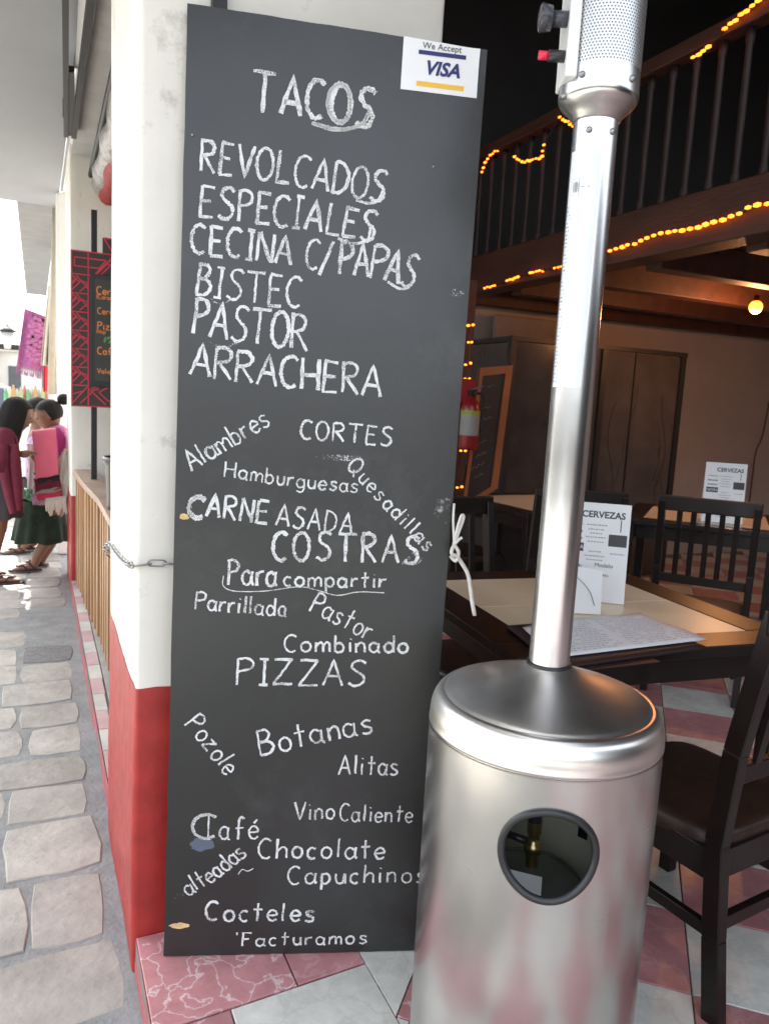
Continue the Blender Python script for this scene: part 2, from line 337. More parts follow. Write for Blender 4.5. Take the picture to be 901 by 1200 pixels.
def perforate():
    uv = N_.new('ShaderNodeUVMap'); d = .0058
    sp = N_.new('ShaderNodeSeparateXYZ'); L_.new(uv.outputs[0], sp.inputs[0])
    def mth(op, a, b=None, c=None):
        n = N_.new('ShaderNodeMath'); n.operation = op
        for i, q in enumerate((a, b, c)):
            if q is None: continue
            if isinstance(q, (int, float)): n.inputs[i].default_value = q
            else: L_.new(q, n.inputs[i])
        return n.outputs[0]
    def cell(ou, ov):
        fu = mth('SUBTRACT', mth('FRACT', mth('ADD', mth('DIVIDE', sp.outputs[0], d), ou)), .5)
        fv = mth('SUBTRACT', mth('FRACT', mth('ADD', mth('DIVIDE', sp.outputs[1], d*1.732), ov)), .5)
        fv = mth('MULTIPLY', fv, 1.732)
        return mth('SQRT', mth('ADD', mth('MULTIPLY', fu, fu), mth('MULTIPLY', fv, fv)))
    dist = mth('MINIMUM', cell(0, 0), cell(.5, .5)); hole = mth('LESS_THAN', dist, .27)
    tr = N_.new('ShaderNodeBsdfTransparent'); mx = N_.new('ShaderNodeMixShader'); out = N_['Material Output']
    L_.new(hole, mx.inputs[0]); L_.new(b_.outputs[0], mx.inputs[1]); L_.new(tr.outputs[0], mx.inputs[2]); L_.new(mx.outputs[0], out.inputs[0])
perforate()

def chalk_mat(name, col, dens=.45, sc=480):
    m = bpy.data.materials.new(name); m.use_nodes = True; t = m.node_tree; N = t.nodes; L = t.links; b = N['Principled BSDF']
    b.inputs['Base Color'].default_value = (*col, 1); b.inputs['Roughness'].default_value = .95
    tc = N.new('ShaderNodeTexCoord'); n = N.new('ShaderNodeTexNoise'); n.inputs['Scale'].default_value = sc; n.inputs['Detail'].default_value = 3; n.inputs['Roughness'].default_value = .7
    L.new(tc.outputs['Object'], n.inputs['Vector'])
    n5 = N.new('ShaderNodeTexNoise'); n5.inputs['Scale'].default_value = 25; L.new(tc.outputs['Object'], n5.inputs['Vector'])
    ma = N.new('ShaderNodeMath'); ma.operation = 'MULTIPLY_ADD'; ma.inputs[1].default_value = .42; L.new(n5.outputs[0], ma.inputs[0]); L.new(n.outputs[0], ma.inputs[2])
    r = N.new('ShaderNodeValToRGB'); r.color_ramp.elements[0].position = dens+.15; r.color_ramp.elements[1].position = dens+.30
    L.new(ma.outputs[0], r.inputs[0]); tr = N.new('ShaderNodeBsdfTransparent'); mx = N.new('ShaderNodeMixShader')
    L.new(r.outputs[0], mx.inputs[0]); L.new(tr.outputs[0], mx.inputs[1]); L.new(b.outputs[0], mx.inputs[2]); L.new(mx.outputs[0], N['Material Output'].inputs[0])
    return m
CHALK = chalk_mat('white_chalk', (.72, .72, .71), .40)
CHALKF = chalk_mat('faint_chalk', (.6, .6, .6), .57, 260)

def marble(name, base, vein, amount, sc):
    m = bpy.data.materials.new(name); m.use_nodes = True; t = m.node_tree; N = t.nodes; L = t.links; b = N['Principled BSDF']
    b.inputs['Roughness'].default_value = .35
    tc = N.new('ShaderNodeTexCoord'); oi = N.new('ShaderNodeObjectInfo'); mp = N.new('ShaderNodeMapping'); L.new(tc.outputs['Object'], mp.inputs[0])
    ml = N.new('ShaderNodeMath'); ml.operation = 'MULTIPLY'; ml.inputs[1].default_value = 53; L.new(oi.outputs['Random'], ml.inputs[0]); L.new(ml.outputs[0], mp.inputs['Location'])
    nz = N.new('ShaderNodeTexNoise'); nz.inputs['Scale'].default_value = 9; nz.inputs['Detail'].default_value = 5; L.new(mp.outputs[0], nz.inputs['Vector'])
    mv = N.new('ShaderNodeMix'); mv.data_type = 'VECTOR'; mv.inputs[0].default_value = .24; L.new(mp.outputs[0], mv.inputs[4]); L.new(nz.outputs['Color'], mv.inputs[5])
    vo = N.new('ShaderNodeTexVoronoi'); vo.feature = 'DISTANCE_TO_EDGE'; vo.inputs['Scale'].default_value = sc; L.new(mv.outputs[1], vo.inputs['Vector'])
    r = N.new('ShaderNodeValToRGB'); r.color_ramp.elements[0].color = (amount,)*3+(1,); r.color_ramp.elements[1].color = (0, 0, 0, 1); r.color_ramp.elements[1].position = .045
    L.new(vo.outputs[0], r.inputs[0])
    n2 = N.new('ShaderNodeTexNoise'); n2.inputs['Scale'].default_value = 12; n2.inputs['Detail'].default_value = 8; n2.inputs['Roughness'].default_value = .7; L.new(mp.outputs[0], n2.inputs['Vector'])
    r2 = N.new('ShaderNodeValToRGB'); r2.color_ramp.elements[0].position = .3; r2.color_ramp.elements[1].position = .75
    r2.color_ramp.elements[0].color = (*(c*.78 for c in base), 1); r2.color_ramp.elements[1].color = (*(min(1, c*1.15+.03) for c in base), 1); L.new(n2.outputs[0], r2.inputs[0])
    mm = N.new('ShaderNodeMath'); mm.operation = 'MULTIPLY'; L.new(r.outputs[0], mm.inputs[0]); L.new(n2.outputs[0], mm.inputs[1])
    m2 = N.new('ShaderNodeMath'); m2.operation = 'MULTIPLY'; m2.inputs[1].default_value = 1.7; m2.use_clamp = True; L.new(mm.outputs[0], m2.inputs[0])
    mx = N.new('ShaderNodeMix'); mx.data_type = 'RGBA'; L.new(m2.outputs[0], mx.inputs[0]); L.new(r2.outputs[0], mx.inputs[6]); mx.inputs[7].default_value = (*vein, 1)
    hv = N.new('ShaderNodeHueSaturation'); mr = N.new('ShaderNodeMapRange'); mr.inputs[3].default_value = .85; mr.inputs[4].default_value = 1.12
    L.new(oi.outputs['Random'], mr.inputs[0]); L.new(mr.outputs[0], hv.inputs['Value']); L.new(mx.outputs[2], hv.inputs['Color']); L.new(hv.outputs[0], b.inputs['Base Color'])
    return m
PINKM = marble('pink_marble_tile', (.44, .19, .195), (.70, .60, .60), .75, 11)
WHITM = marble('white_marble_tile', (.56, .55, .50), (.35, .33, .28), .35, 7)
PINKF = marble('plain_pink_tile', (.42, .18, .185), (.6, .45, .45), .3, 6)

# ------------------------------------------------------------------ ground, street, floor
SZ = -.10                                     # street level, restaurant floor is 0
st = MB().box(-9, -8, SZ-.4, 60, 90, SZ-.0025).build('street', MORTAR); tag(st, kind='structure')
MB_far = MB()
rs = random.Random(3)
def stone_poly(cx, cy, w_, d_, r):
    pts = []
    n = 12
    for k in range(n):
        t = 2*PI*(k+.5)/n; c, s_ = math.cos(t), math.sin(t); p = 9.0
        rr = (abs(c)**p+abs(s_)**p)**(-1/p)
        q = 1+r.uniform(-.045, .03)
        pts.append((cx+c*rr*w_/2*q, cy+s_*rr*d_/2*q))
    return pts
count = 0
y = -.6
while y < 24:
    d_ = rs.uniform(.24, .35); x = .205-rs.uniform(.0, .045); skew = rs.uniform(-.05, .05)
    first = True
    while x > -3.2:
        w_ = rs.uniform(.24, .40) if not first else rs.uniform(.2, .34)
        jj = rs.uniform(.006, .022); cx = x-w_/2; cy = y+d_/2+skew*(cx)+rs.uniform(-.015, .015)
        poly = stone_poly(0, 0, w_-jj, d_-jj, rs); h = SZ+rs.uniform(-.003, .003); a_ = rs.uniform(-.05, .05)
        ca, sa = math.cos(a_), math.sin(a_); poly = [(px*ca-py*sa, px*sa+py*ca) for px, py in poly]
        if cx > -1.25 and y < 13.5 and count < 285 and y > .2:
            mb = MB().prism(poly, -.03, .0, .003)
            mb.build('paving_stone', STONED if ((abs(cy-4.55) < .14 and cx > -.05)) else STONE, st, loc=(cx, cy, h)); count += 1
        else:
            MB_far.prism([(p_[0]+cx, p_[1]+cy) for p_ in poly], h-.03, h, .004)
        x -= w_; first = False
    y += d_
tag(MB_far.build('paving_stones_beyond', STONE, st), kind='stuff')
# restaurant floor: slab with a red painted riser along the street
fl = MB().box(.222, -6, SZ-.2, 9.2, 5.93, -.010).build('restaurant_floor', mat('grout', (.2, .17, .15), .9)); tag(fl, kind='structure')
riser = MB()
def rf(u, v):
    yy = -6+11.8*u; return (.2215-.004*math.sin(yy*7)*0-.003*noise.noise((yy*3, v*2, 0)), yy, SZ-.02+(.02-.004-SZ)*v)
riser.grid(lambda u, v: rf(1-u, v), 90, 3).build('riser', mat('riser_paint', (.42, .10, .11), .5, var=.25, scale=14, bump=.3, dirt=((.45, .4, .38), .6, 18)), fl)
def clip(poly, a_, b_, c_):
    out = []
    for i, p in enumerate(poly):
        q = poly[(i+1) % len(poly)]; dp = a_*p[0]+b_*p[1]-c_; dq = a_*q[0]+b_*q[1]-c_
        if dp >= 0: out.append(p)
        if dp*dq < 0: t = dp/(dp-dq); out.append((p[0]+(q[0]-p[0])*t, p[1]+(q[1]-p[1])*t))
    return out
th = math.radians(-42); E1 = Vector((math.cos(th), math.sin(th))); E2 = Vector((-math.sin(th), math.cos(th))); TS = .33
whole = {}
for k, m_ in (('p', PINKM), ('q', PINKF), ('w', WHITM)):
    s_ = TS/2-.0018; whole[k] = MB().prism([(-s_, -s_), (s_, -s_), (s_, s_), (-s_, s_)], -.009, 0, .0015).mesh('floor_tile', m_)
farp, farw = MB(), MB(); cnt = 0
for i in range(-12, 22):
    for j in range(-22, 22):
        c = E1*(-.39+(i+.5)*TS)+E2*(1.875+(j+.5)*TS); pink = (i+j) % 2 == 1
        if c.x < .5 or c.x > 9 or c.y < -5.8 or c.y > 5.85: continue
        rad = TS*.71
        near = c.y > .7 and c.y < 5.4 and c.x < c.y*1.35+1.0 and cnt < 270 and not (c.x < .98 and c.y > 1.95)
        if c.x-.745 > rad and near:
            o = inst('floor_tile', whole[('p' if (i*7+j*3) % 3 == 0 else 'q') if pink else 'w'], fl, (c.x, c.y, random.uniform(-.0006, .0006)), th+PI/2*random.randint(0, 3)); cnt += 1
        else:
            s_ = TS/2-.0018; poly = [tuple(c+E1*a_*s_+E2*b_*s_) for a_, b_ in ((-1, -1), (1, -1), (1, 1), (-1, 1))]
            if c.x-.745 < rad: poly = clip(poly, 1, 0, .7445)
            if len(poly) < 3: continue
            if near:
                cc = (c.x, c.y); MB().prism([(p_[0]-cc[0], p_[1]-cc[1]) for p_ in poly], -.009, 0, .0015).build('floor_tile', PINKM if pink else WHITM, fl, loc=(cc[0], cc[1], 0)); cnt += 1
            else: (farp if pink else farw).prism(poly, -.009, 0, .0015)
tag(farp.build('floor_tiles_beyond', PINKF, fl), kind='stuff'); tag(farw.build('floor_tiles_behind', WHITM, fl), kind='stuff')
# border tiles laid square beside the street
def btile(x0, y0, x1, y1, m_, poly=None):
    g = .0018; p = poly or [(x0+g, y0+g), (x1-g, y0+g), (x1-g, y1-g), (x0+g, y1-g)]
    cx, cy = (x0+x1)/2, (y0+y1)/2
    MB().prism([(a_-cx, b_-cy) for a_, b_ in p], -.009, 0, .002).build('floor_tile', m_, fl, loc=(cx, cy, 0))
sl_ = lambda x: 1.553+(x-.222)*.075
g = .003
btile(.235, 1.56, .562, 1.88, PINKM, [(.2235, sl_(.235)+g), (.560, sl_(.56)+g), (.560, 1.88), (.2235, 1.88)])
btile(.564, 1.58, .742, 1.88, PINKF, [(.564, sl_(.564)+g), (.742, sl_(.742)+g), (.742, 1.88), (.564, 1.88)])
btile(.235, 1.25, .395, 1.55, PINKM, [(.2235, 1.235), (.393, 1.24), (.393, sl_(.393)-g), (.2235, sl_(.235)-g)])
btile(.397, 1.24, .742, 1.58, WHITM, [(.397, 1.24), (.742, 1.25), (.742, sl_(.742)-g), (.397, sl_(.397)-g)])
for k in range(1, 12):
    y1 = 1.235-(k-1)*.335; btile(.2215, y1-.333, .395, y1, (WHITM, PINKM)[k % 2]); btile(.397, y1-.333, .742, y1, (WHITM, WHITM, PINKM)[k % 3])
# kerb strip of small square tiles under the railing
y = 2.605; k = 0
while y < 5.85:
    L_t = .2; x1 = .262+.022*min(1, (y-2.6)/1.2)
    poly = [(.226, y+.002), (x1, y+.002), (x1, y+L_t-.002), (.226, y+L_t-.002)]
    btile(.226, y, x1, y+L_t, (mat('white_kerb_tile', (.52, .51, .47), .5, var=.2), mat('pink_kerb_tile', (.48, .33, .33), .5, var=.2))[k % 2], poly); y += L_t; k += 1
MB().box(.290, 2.605, -.009, .50, 5.84, .012).build('concrete_upstand', mat('grey_concrete', (.33, .33, .30), .9, var=.15, scale=10), fl)

# ------------------------------------------------------------------ pillars, soffit, walls
def pillar(x0, y0, x1, y1, z1, label, dado=.668):
    t = thing('painted_pillar', label, 'pillar', ((x0+x1)/2, (y0+y1)/2, SZ-.02))
    mb = MB(); W_, D_, HH = (x1-x0)/2, (y1-y0)/2, z1-SZ+.02; r = .012; nz = 60
    ring = []
    nseg = 18
    for cx, cy, a0 in ((W_-r, -D_+r, -90), (W_-r, D_-r, 0), (-W_+r, D_-r, 90), (-W_+r, -D_+r, 180)):
        for k in range(4): t_ = math.radians(a0+30*k); ring.append((cx+r*math.cos(t_), cy+r*math.sin(t_), math.cos(t_), math.sin(t_)))
    full = []
    for i, p in enumerate(ring):
        full.append(p)
        if i % 4 == 3:
            q = ring[(i+1) % len(ring)]
            for k in range(1, nseg): f = k/nseg; full.append((p[0]+(q[0]-p[0])*f, p[1]+(q[1]-p[1])*f, p[2], p[3]))
    n = len(full)
    def wall(za, zb, nz, off, wavy=0):
        m2 = MB(); vs = []
        for j in range(nz+1):
            for i, (px, py, nx, ny) in enumerate(full):
                z = za+(zb-za)*j/nz
                if wavy and j == nz: z += wavy*noise.noise((px*14+3, py*14, 5))
                d = .006*noise.noise((px*2.3, py*2.3, z*1.7))+.0015*noise.noise((px*11, py*11, z*9))+off
                vs.append((px+nx*d, py+ny*d, z))
        fs = [(j*n+i, j*n+(i+1) % n, (j+1)*n+(i+1) % n, (j+1)*n+i) for j in range(nz) for i in range(n)]
        return m2.add(vs, fs, True)
    wall(0, HH, nz, 0).build('shaft', WHITE, t)
    wall(0, dado-SZ+.02, 16, .0015, .006).build('painted_dado', RED, t)
    return t
PX0, PX1, PY0, PY1 = .215, .957, 1.885, 2.60
pillar(PX0, PY0, PX1, PY1, 3.0, 'white square pillar with red painted foot, behind the tall chalkboard')
pillar(.222, 5.86, .96, 6.56, 3.0, 'far white pillar with red foot behind the red-patterned menu sign', .62)
pillar(.222, 9.83, .96, 10.53, 3.0, 'most distant white pillar, hung with cream and red textiles', .62)
# upper facade on the pillars, balcony soffit over the pavement
fc = MB().box(.226, 1.6, 3.0, .9, 22, 8.0).build('facade_wall', WHITE2); tag(fc, 'white upper wall of the arcade resting on the pillars', 'wall')
sf = MB().box(-1.15, .6, 3.0, .20, 7.95, 3.22)
sfo = sf.build('balcony_slab', GREY, bevel=.01); tag(sfo, 'pale grey balcony slab over the pavement, nearest and widest', 'balcony')
tag(MB().box(-.14, 7.955, 3.02, .2, 16, 3.16).build('eave_slab', mat('eave_grey', (.2, .2, .2), .85)), 'narrow darker grey eave running on past the balcony slab', 'eave')
cl = thing('arcade_ceiling', 'pale ceiling of the arcade between the pillars above the railing', 'ceiling', (0, 0, 0))
MB().box(.24, 2.62, 2.93, .95, 5.84, 2.99).build('ceiling_panel', mat('arcade_grey', (.36, .35, .34), .85), cl)
# hanging frame edge-on under the slab
hf = thing('hanging_light_frame', 'long black metal frame fixed under the balcony edge, seen edge-on', 'frame', (.16, 3.5, 2.9))
MB().bar((-.07, -.9, 0), (.022, 1.8, 0), .026, .045).build('side_bar', BLACKM, hf)
MB().bar((.045, -.9, 0), (.066, 1.8, 0), .03, .045).build('side_bar', BLACKM, hf)
MB().bar((.0, .75, 0), (.05, 1.78, 0), .05, .03).build('end_plate', BLACKM, hf)
MB().bar((-.0, -.9, .03), (.045, .8, .03), .03, .01).build('diffuser', PAPER, hf)
for yy in (-.6, 1.5): MB().bar((0, yy, 0), (0, yy, .1), .01, .01).build('hanger', BLACKM, hf)

# restaurant shell
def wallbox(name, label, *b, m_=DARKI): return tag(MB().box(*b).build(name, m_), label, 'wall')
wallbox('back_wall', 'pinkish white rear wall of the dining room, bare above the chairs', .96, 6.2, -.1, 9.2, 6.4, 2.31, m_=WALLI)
wallbox('added_dark_wall', 'added dark wall behind the viewer, there to reflect in the heater drum', 1.7, -3.4, -.1, 9.2, -3.2, 3.2)  # unseen wall added so the steel drum reflects a dark band
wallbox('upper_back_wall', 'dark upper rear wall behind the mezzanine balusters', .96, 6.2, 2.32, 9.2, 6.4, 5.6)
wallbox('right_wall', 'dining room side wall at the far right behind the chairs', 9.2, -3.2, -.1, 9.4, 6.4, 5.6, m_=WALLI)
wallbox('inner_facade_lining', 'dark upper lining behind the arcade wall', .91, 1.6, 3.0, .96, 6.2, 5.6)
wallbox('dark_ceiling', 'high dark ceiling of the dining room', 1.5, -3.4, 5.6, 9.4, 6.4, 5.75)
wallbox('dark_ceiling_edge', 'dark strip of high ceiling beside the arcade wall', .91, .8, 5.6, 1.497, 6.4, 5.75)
tag(MB().tube(smooth_path([aty(901, 470, 6.19), aty(893, 510, 6.18), aty(885, 530, 6.18), aty(881, 560, 6.18), aty(876, 600, 6.18)], 5), .009, 6).build('wall_cable', mat('cable', (.12, .09, .08), .6)), 'thin loose cable hanging down the rear wall at the far right', 'cable')
# mezzanine
mz = thing('mezzanine', 'dark brown wooden mezzanine gallery with turned balusters over the dining room', 'gallery', (3.2, 4.3, 2.4))
def mzb(name, mb, m_=WOODM, bevel=0): o = mb.build(name, m_, mz, bevel); o.matrix_parent_inverse = Matrix.Translation((-3.2, -4.3, -2.4)); return o
mzb('fascia_beam', MB().box(3.14, .2, 2.29, 3.32, 6.19, 2.57), bevel=.01)
mzb('deck', MB().box(3.325, .2, 2.44, 9.19, 6.19, 2.56))
for k, yy in enumerate([5.75-.72*i for i in range(8)]): mzb('joist', MB().box(3.33, yy, 2.26, 9.18, yy+.13, 2.435), bevel=.006)
mzb('handrail', MB().box(3.19, .2, 3.33, 3.29, 6.18, 3.41), bevel=.008)
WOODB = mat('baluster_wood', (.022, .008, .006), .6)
bal = MB().lathe([(0, 0), (.022, 0), (.022, .06), (.017, .08), (.019, .38), (.017, .68), (.022, .70), (.022, .76), (0, .76)], 8).mesh('baluster', WOODB)
for k in range(34):
    yy = 6.1-.17*k
    o = inst('baluster', bal, mz); o.location = (3.24-3.2, yy-4.3, 2.57-2.4)
# string lights: a wire with short runs of bulbs, draped over rail and fascia
def lights(label, runs, r=.011, step=.03, wires=()):
    t = thing('string_lights', label, 'string lights', tuple(runs[0][0]), 0, 'amber string lights')
    b = MB(); wv = MB(); o0 = Vector(runs[0][0])
    for run in runs:
        P = smooth_path(run, 6); acc = 0; last = P[0]; wv.tube([p-o0+Vector((.004, 0, .006)) for p in P], .005, 5)
        for p in P[1:]:
            seg = (p-last).length
            while acc < seg:
                q = last.lerp(p, acc/seg)-o0; b.ico((q.x+random.uniform(-.005, .005), q.y, q.z+random.uniform(-.005, .005)), r*random.uniform(.8, 1.15), 1, (1, 1.5, .8)); acc += step
            acc -= seg; last = p
    for wr in wires: wv.tube([Vector(p)-o0 for p in smooth_path(wr, 4)], .003, 5)
    wv.build('wire', BLACK, t); tag(b.build('bulbs', BULB, t), kind='stuff')
    return t
FX = 3.12
lights('rope of amber lights along the mezzanine beam, right of the heater pole', [[atx(714, 293, FX), atx(745, 285, FX), atx(770, 274, FX), atx(800, 269, FX), atx(830, 262, FX), atx(860, 252, FX), atx(885, 240, FX), atx(896, 239, FX), atx(930, 242, FX)]], .0145, .052)
lights('broken run of amber lights along the mezzanine beam, left of the heater pole',
       [[atx(a_, b_, FX), atx(c_, d2, FX)] for a_, b_, c_, d2 in ((552, 342, 557, 340), (568, 337, 582, 334), (594, 329, 608, 325), (621, 320, 637, 317), (650, 314, 668, 311))], .011, .036,
       [[atx(552, 342, FX), atx(575, 336, FX), atx(600, 328, FX), atx(630, 319, FX), atx(660, 313, FX)]])
RX = 3.17
lights('looped amber lights on the mezzanine handrail between board and heater',
       [[atx(565, 202, RX), atx(569, 190, RX), atx(575, 181, RX), atx(583, 176, RX)], [atx(603, 184, RX), atx(612, 189, RX), atx(625, 187, RX), atx(634, 184, RX), atx(636, 172, RX), atx(640, 165, RX)], [atx(656, 137, RX), atx(662, 141, RX), atx(672, 148, RX)]], .011, .036,
       [[atx(583, 176, RX), atx(595, 180, RX), atx(603, 184, RX)], [atx(640, 165, RX), atx(648, 150, RX), atx(656, 137, RX)]])
lights('amber lights sagging from the handrail near the upper right corner',
       [[atx(812, 66, RX), atx(820, 62, RX), atx(831, 54, RX)], [atx(848, 34, RX), atx(862, 22, RX), atx(890, 0, RX), atx(905, -12, RX)]], .012, .034, [[atx(831, 54, RX), atx(840, 44, RX), atx(848, 34, RX)]])
# round post with the fire extinguisher
pp = aty(548, 500, 4.75)
tag(MB().box(pp.x-.09, 4.80, 0, pp.x+.03, 4.92, 2.28).build('wooden_post', WOODM, bevel=.008), 'dark wooden post behind the fire extinguisher, carrying the mezzanine', 'post')
lights('amber lights wound down the dark post beside the fire extinguisher',
       [[aty(x_-3, y_, 4.7), aty(x_+3, y_-1, 4.7)] for x_, y_ in ((552, 381), (551, 401), (549, 427), (548, 444), (543, 529), (539, 571))], .011, .034,
       [[aty(552, 381, 4.71), aty(549, 427, 4.71), aty(546, 470, 4.72), aty(543, 529, 4.71), aty(539, 571, 4.71)]])
RED2 = mat('extinguisher_red', (.22, .01, .01), .3, bump=0)
ex = aty(548, 527, 4.62); fe = thing('fire_extinguisher', 'red fire extinguisher hanging beside the big chalkboard edge', 'extinguisher', (ex.x, 4.62, ex.z))
MB().lathe([(0, 0), (.06, 0), (.066, .02), (.066, .28), (.05, .33), (.02, .35), (.02, .37), (0, .37)], 24).build('cylinder', RED2, fe)
MB().lathe([(.067, .1), (.067, .24)], 24).build('label', mat('grey_label', (.25, .24, .23), .6), fe); MB().lathe([(.0675, .24), (.0675, .27)], 24).build('label_band', mat('lime_band', (.25, .3, .04), .5, bump=0), fe)  # label is an even grey, toned down from white
MB().box(-.02, -.02, .37, .02, .02, .41).bar((0, 0, .41), (.07, -.03, .44), .02, .012).build('valve', BLACK, fe); MB().tube(smooth_path([(.01, -.02, .39), (.08, -.03, .37), (.09, -.02, .25), (.075, -.02, .12)], 5), .009, 6).build('hose', BLACK, fe)
sg = aty(550, 458, 4.65)
es = tag(MB().box(sg.x-.07, 4.64, sg.z-.08, sg.x+.045, 4.65, sg.z+.08).build('safety_sign', mat('sign_red', (.25, .02, .02), .4, bump=0)), 'small red sign on the post above the fire extinguisher', 'sign')

# glazed booth at the rear
bc = aty(600, 393, 5.0); BX, BY, BZ = bc.x, 5.0, bc.z
gb = thing('glazed_booth', 'dark framed booth of smoked panels standing against the rear wall', 'booth', (BX, BY, 0))
SMOKE = mat('smoked_panel', (.045, .038, .035), .2, var=.35, scale=3, bump=.05)
wB = aty(803, 415, 5.0).x-BX
for a_ in (.0, .5*wB, wB-.03): MB().box(a_, 0, 0, a_+.05, .05, BZ).build('post', BLACKM, gb)
MB().box(-.002, -.003, BZ-.035, wB+.025, .05, BZ).build('top_rail', BLACKM, gb); MB().box(.0, .052, BZ-.04, .05, 1.17, BZ-.002).build('top_rail', BLACKM, gb)
MB().box(.052, .02, .03, .5*wB-.002, .035, BZ-.04).build('panel', SMOKE, gb)
MB().box(.5*wB+.052, .02, .03, wB-.032, .035, BZ-.04).build('panel', mat('etched_panel', (.06, .05, .045), .25, var=.35, scale=3, bump=.05), gb)
MB().box(.02, .055, .03, .035, 1.16, BZ-.045).build('side_panel', SMOKE, gb)
MB().box(.7*wB, .01, .03, .7*wB+.012, .03, BZ-.04).build('mullion', BLACKM, gb)
tw = MB(); TW = mat('etched_line', (.055, .045, .04), .9, bump=0)
for k in range(7):
    x_ = .56*wB+random.uniform(0, .38*wB); z_ = random.uniform(.6, .9)
    P = [(x_+.05*math.sin(i*.9+k), .017, z_+i*.13) for i in range(random.randint(4, 7))]; tw.tube(smooth_path(P, 4), .003, 4)
tw.build('etched_twigs', TW, gb)
# interior framed chalkboard
ib = thing('framed_chalkboard', 'tall chalkboard in an orange wooden frame leaning inside the dining room', 'chalkboard', (0, 0, 0))
q = [aty(562, 431, 4.88), aty(600, 428, 4.88), aty(582, 572, 4.82), aty(540, 600, 4.80)]
o0 = q[3].copy(); ib.location = o0
U_ = (q[1]-q[0]); V_ = (q[0]-q[3])
def ip(u, v): a_ = q[3].lerp(q[2], u); b_ = q[0].lerp(q[1], u); return a_.lerp(b_, v)-o0
def islab(name, u0, v0, u1, v1, m_, d=.02, off=0):
    P = [ip(u0, v0), ip(u1, v0), ip(u1, v1), ip(u0, v1)]; n = Vector((0, 1, 0)); vs = [p-n*off for p in P]+[p+n*d for p in P]
    return MB().add(vs, [(0, 1, 2, 3), (7, 6, 5, 4), (0, 4, 5, 1), (1, 5, 6, 2), (2, 6, 7, 3), (3, 7, 4, 0)]).build(name, m_, ib)
OW = mat('orange_pine', (.26, .09, .035), .5, var=.15)
islab('board', .1, .05, .8, .95, mat('dark_slate', (.02, .018, .017), .7), .02, 0); islab('stile', 0, 0, .1, 1, OW, .02, .012); islab('stile', .8, 0, 1, 1, OW, .02, .012); islab('rail', .1, .94, .8, 1, OW, .02, .01); islab('rail', .1, 0, .8, .05, OW, .02, .01)
ch = MB()
for k, (u0, v0) in enumerate(((.3, .85), (.2, .7), (.2, .62), (.2, .45), (.2, .36), (.15, .28), (.25, .2))):
    ch.tube([ip(u0+i*.045, v0+.012*math.sin(i*2.1+k))-Vector((0, .004, 0)) for i in range(7+k % 3)], .0028, 4)
ch.build('chalk_scribbles', mat('dim_chalk', (.2, .19, .18), .9, bump=0), ib)
# grey sheet above the booth
sh = MB().box(3.70, 5.95, 1.98, 4.45, 6.0, 2.22).build('white_cabinet', mat('cabinet_white', (.3, .24, .2), .8), bevel=.01); tag(sh, 'pale box lying on top of the smoked booth', 'box')
# lamp under the gallery
lp = aty(885, 360, 4.0); LP = lp
lamp = thing('ceiling_lamp', 'round warm lamp glowing under the mezzanine at the right', 'lamp', tuple(lp))
MB().ico((0, 0, 0), .045, 3).build('bulb', mat('lit_bulb', (1, .8, .4), .4, bump=0, emit=((1, .2, .012), 2.2)), lamp); MB().lathe([(.0, .08), (.018, .08), (.018, .04)], 12).build('socket', WOODM, lamp)
pl = bpy.data.lights.new('lamp_light', 'POINT'); pl.energy = 7; pl.color = (1, .42, .16); pl.shadow_soft_size = .05
plo = bpy.data.objects.new('lamp_light', pl); COL.objects.link(plo); plo.parent = lamp; plo.location = (0, 0, -.07)

# ------------------------------------------------------------------ the tall chalkboard
tau = math.radians(2.1)
BL = Vector(atz(192, 1122)); BR_ = Vector(atz(490, 1115)); U = (BR_-BL).normalized(); NB = Vector((-U.y, U.x, 0))
V = Vector((0, 0, 1))*math.cos(tau)+NB*math.sin(tau); NRM = U.cross(V)           # NRM points to the viewer
if NRM.dot(EYE-BL) < 0: NRM = -NRM
def buv(px, py): p = atp(px, py, BL, NRM)-BL; return (p.dot(U), p.dot(V))
cb_ = thing('chalkboard', 'tall black menu chalkboard with white chalk lettering leaning on the pillar', 'chalkboard', tuple(BL+Vector((0, 0, .003))))
FM = frame((0, 0, 0), U, V)
FM = Matrix(((U.x, V.x, NRM.x, 0), (U.y, V.y, NRM.y, 0), (U.z, V.z, NRM.z, 0), (0, 0, 0, 1)))
TL, TR, BRc = buv(220, 5), buv(571, 60), buv(490, 1115)
nE = 26
out = []
for (a_, b_) in (((0, 0), BRc), (BRc, TR), (TR, TL), (TL, (0, 0))):
    for k in range(nE):
        f = k/nE; out.append((a_[0]+(b_[0]-a_[0])*f+random.uniform(-.0007, .0007), a_[1]+(b_[1]-a_[1])*f+random.uniform(-.0007, .0007)))
n_ = len(out)
pb = MB(); ins = [(x*(1-.002/max(.3, abs(x-.33)))+.002*.33/max(.3, abs(x-.33)), y) for x, y in out]
pb.add([FM @ Vector((x, y, -.0005)) for x, y in out], [tuple(range(n_))]); pb.build('panel', BOARD, cb_)
eb = MB(); eb.add([FM @ Vector((x, y, -.001)) for x, y in out]+[FM @ Vector((x, y, -.012)) for x, y in out], [(i, n_+i, n_+(i+1) % n_, (i+1) % n_) for i in range(n_)]+[tuple(n_+i for i in range(n_-1, -1, -1))])
eb.build('panel_core', mat('board_edge', (.10, .085, .07), .8, var=.5, scale=40), cb_)
W_ = .0085; N2 = .0058
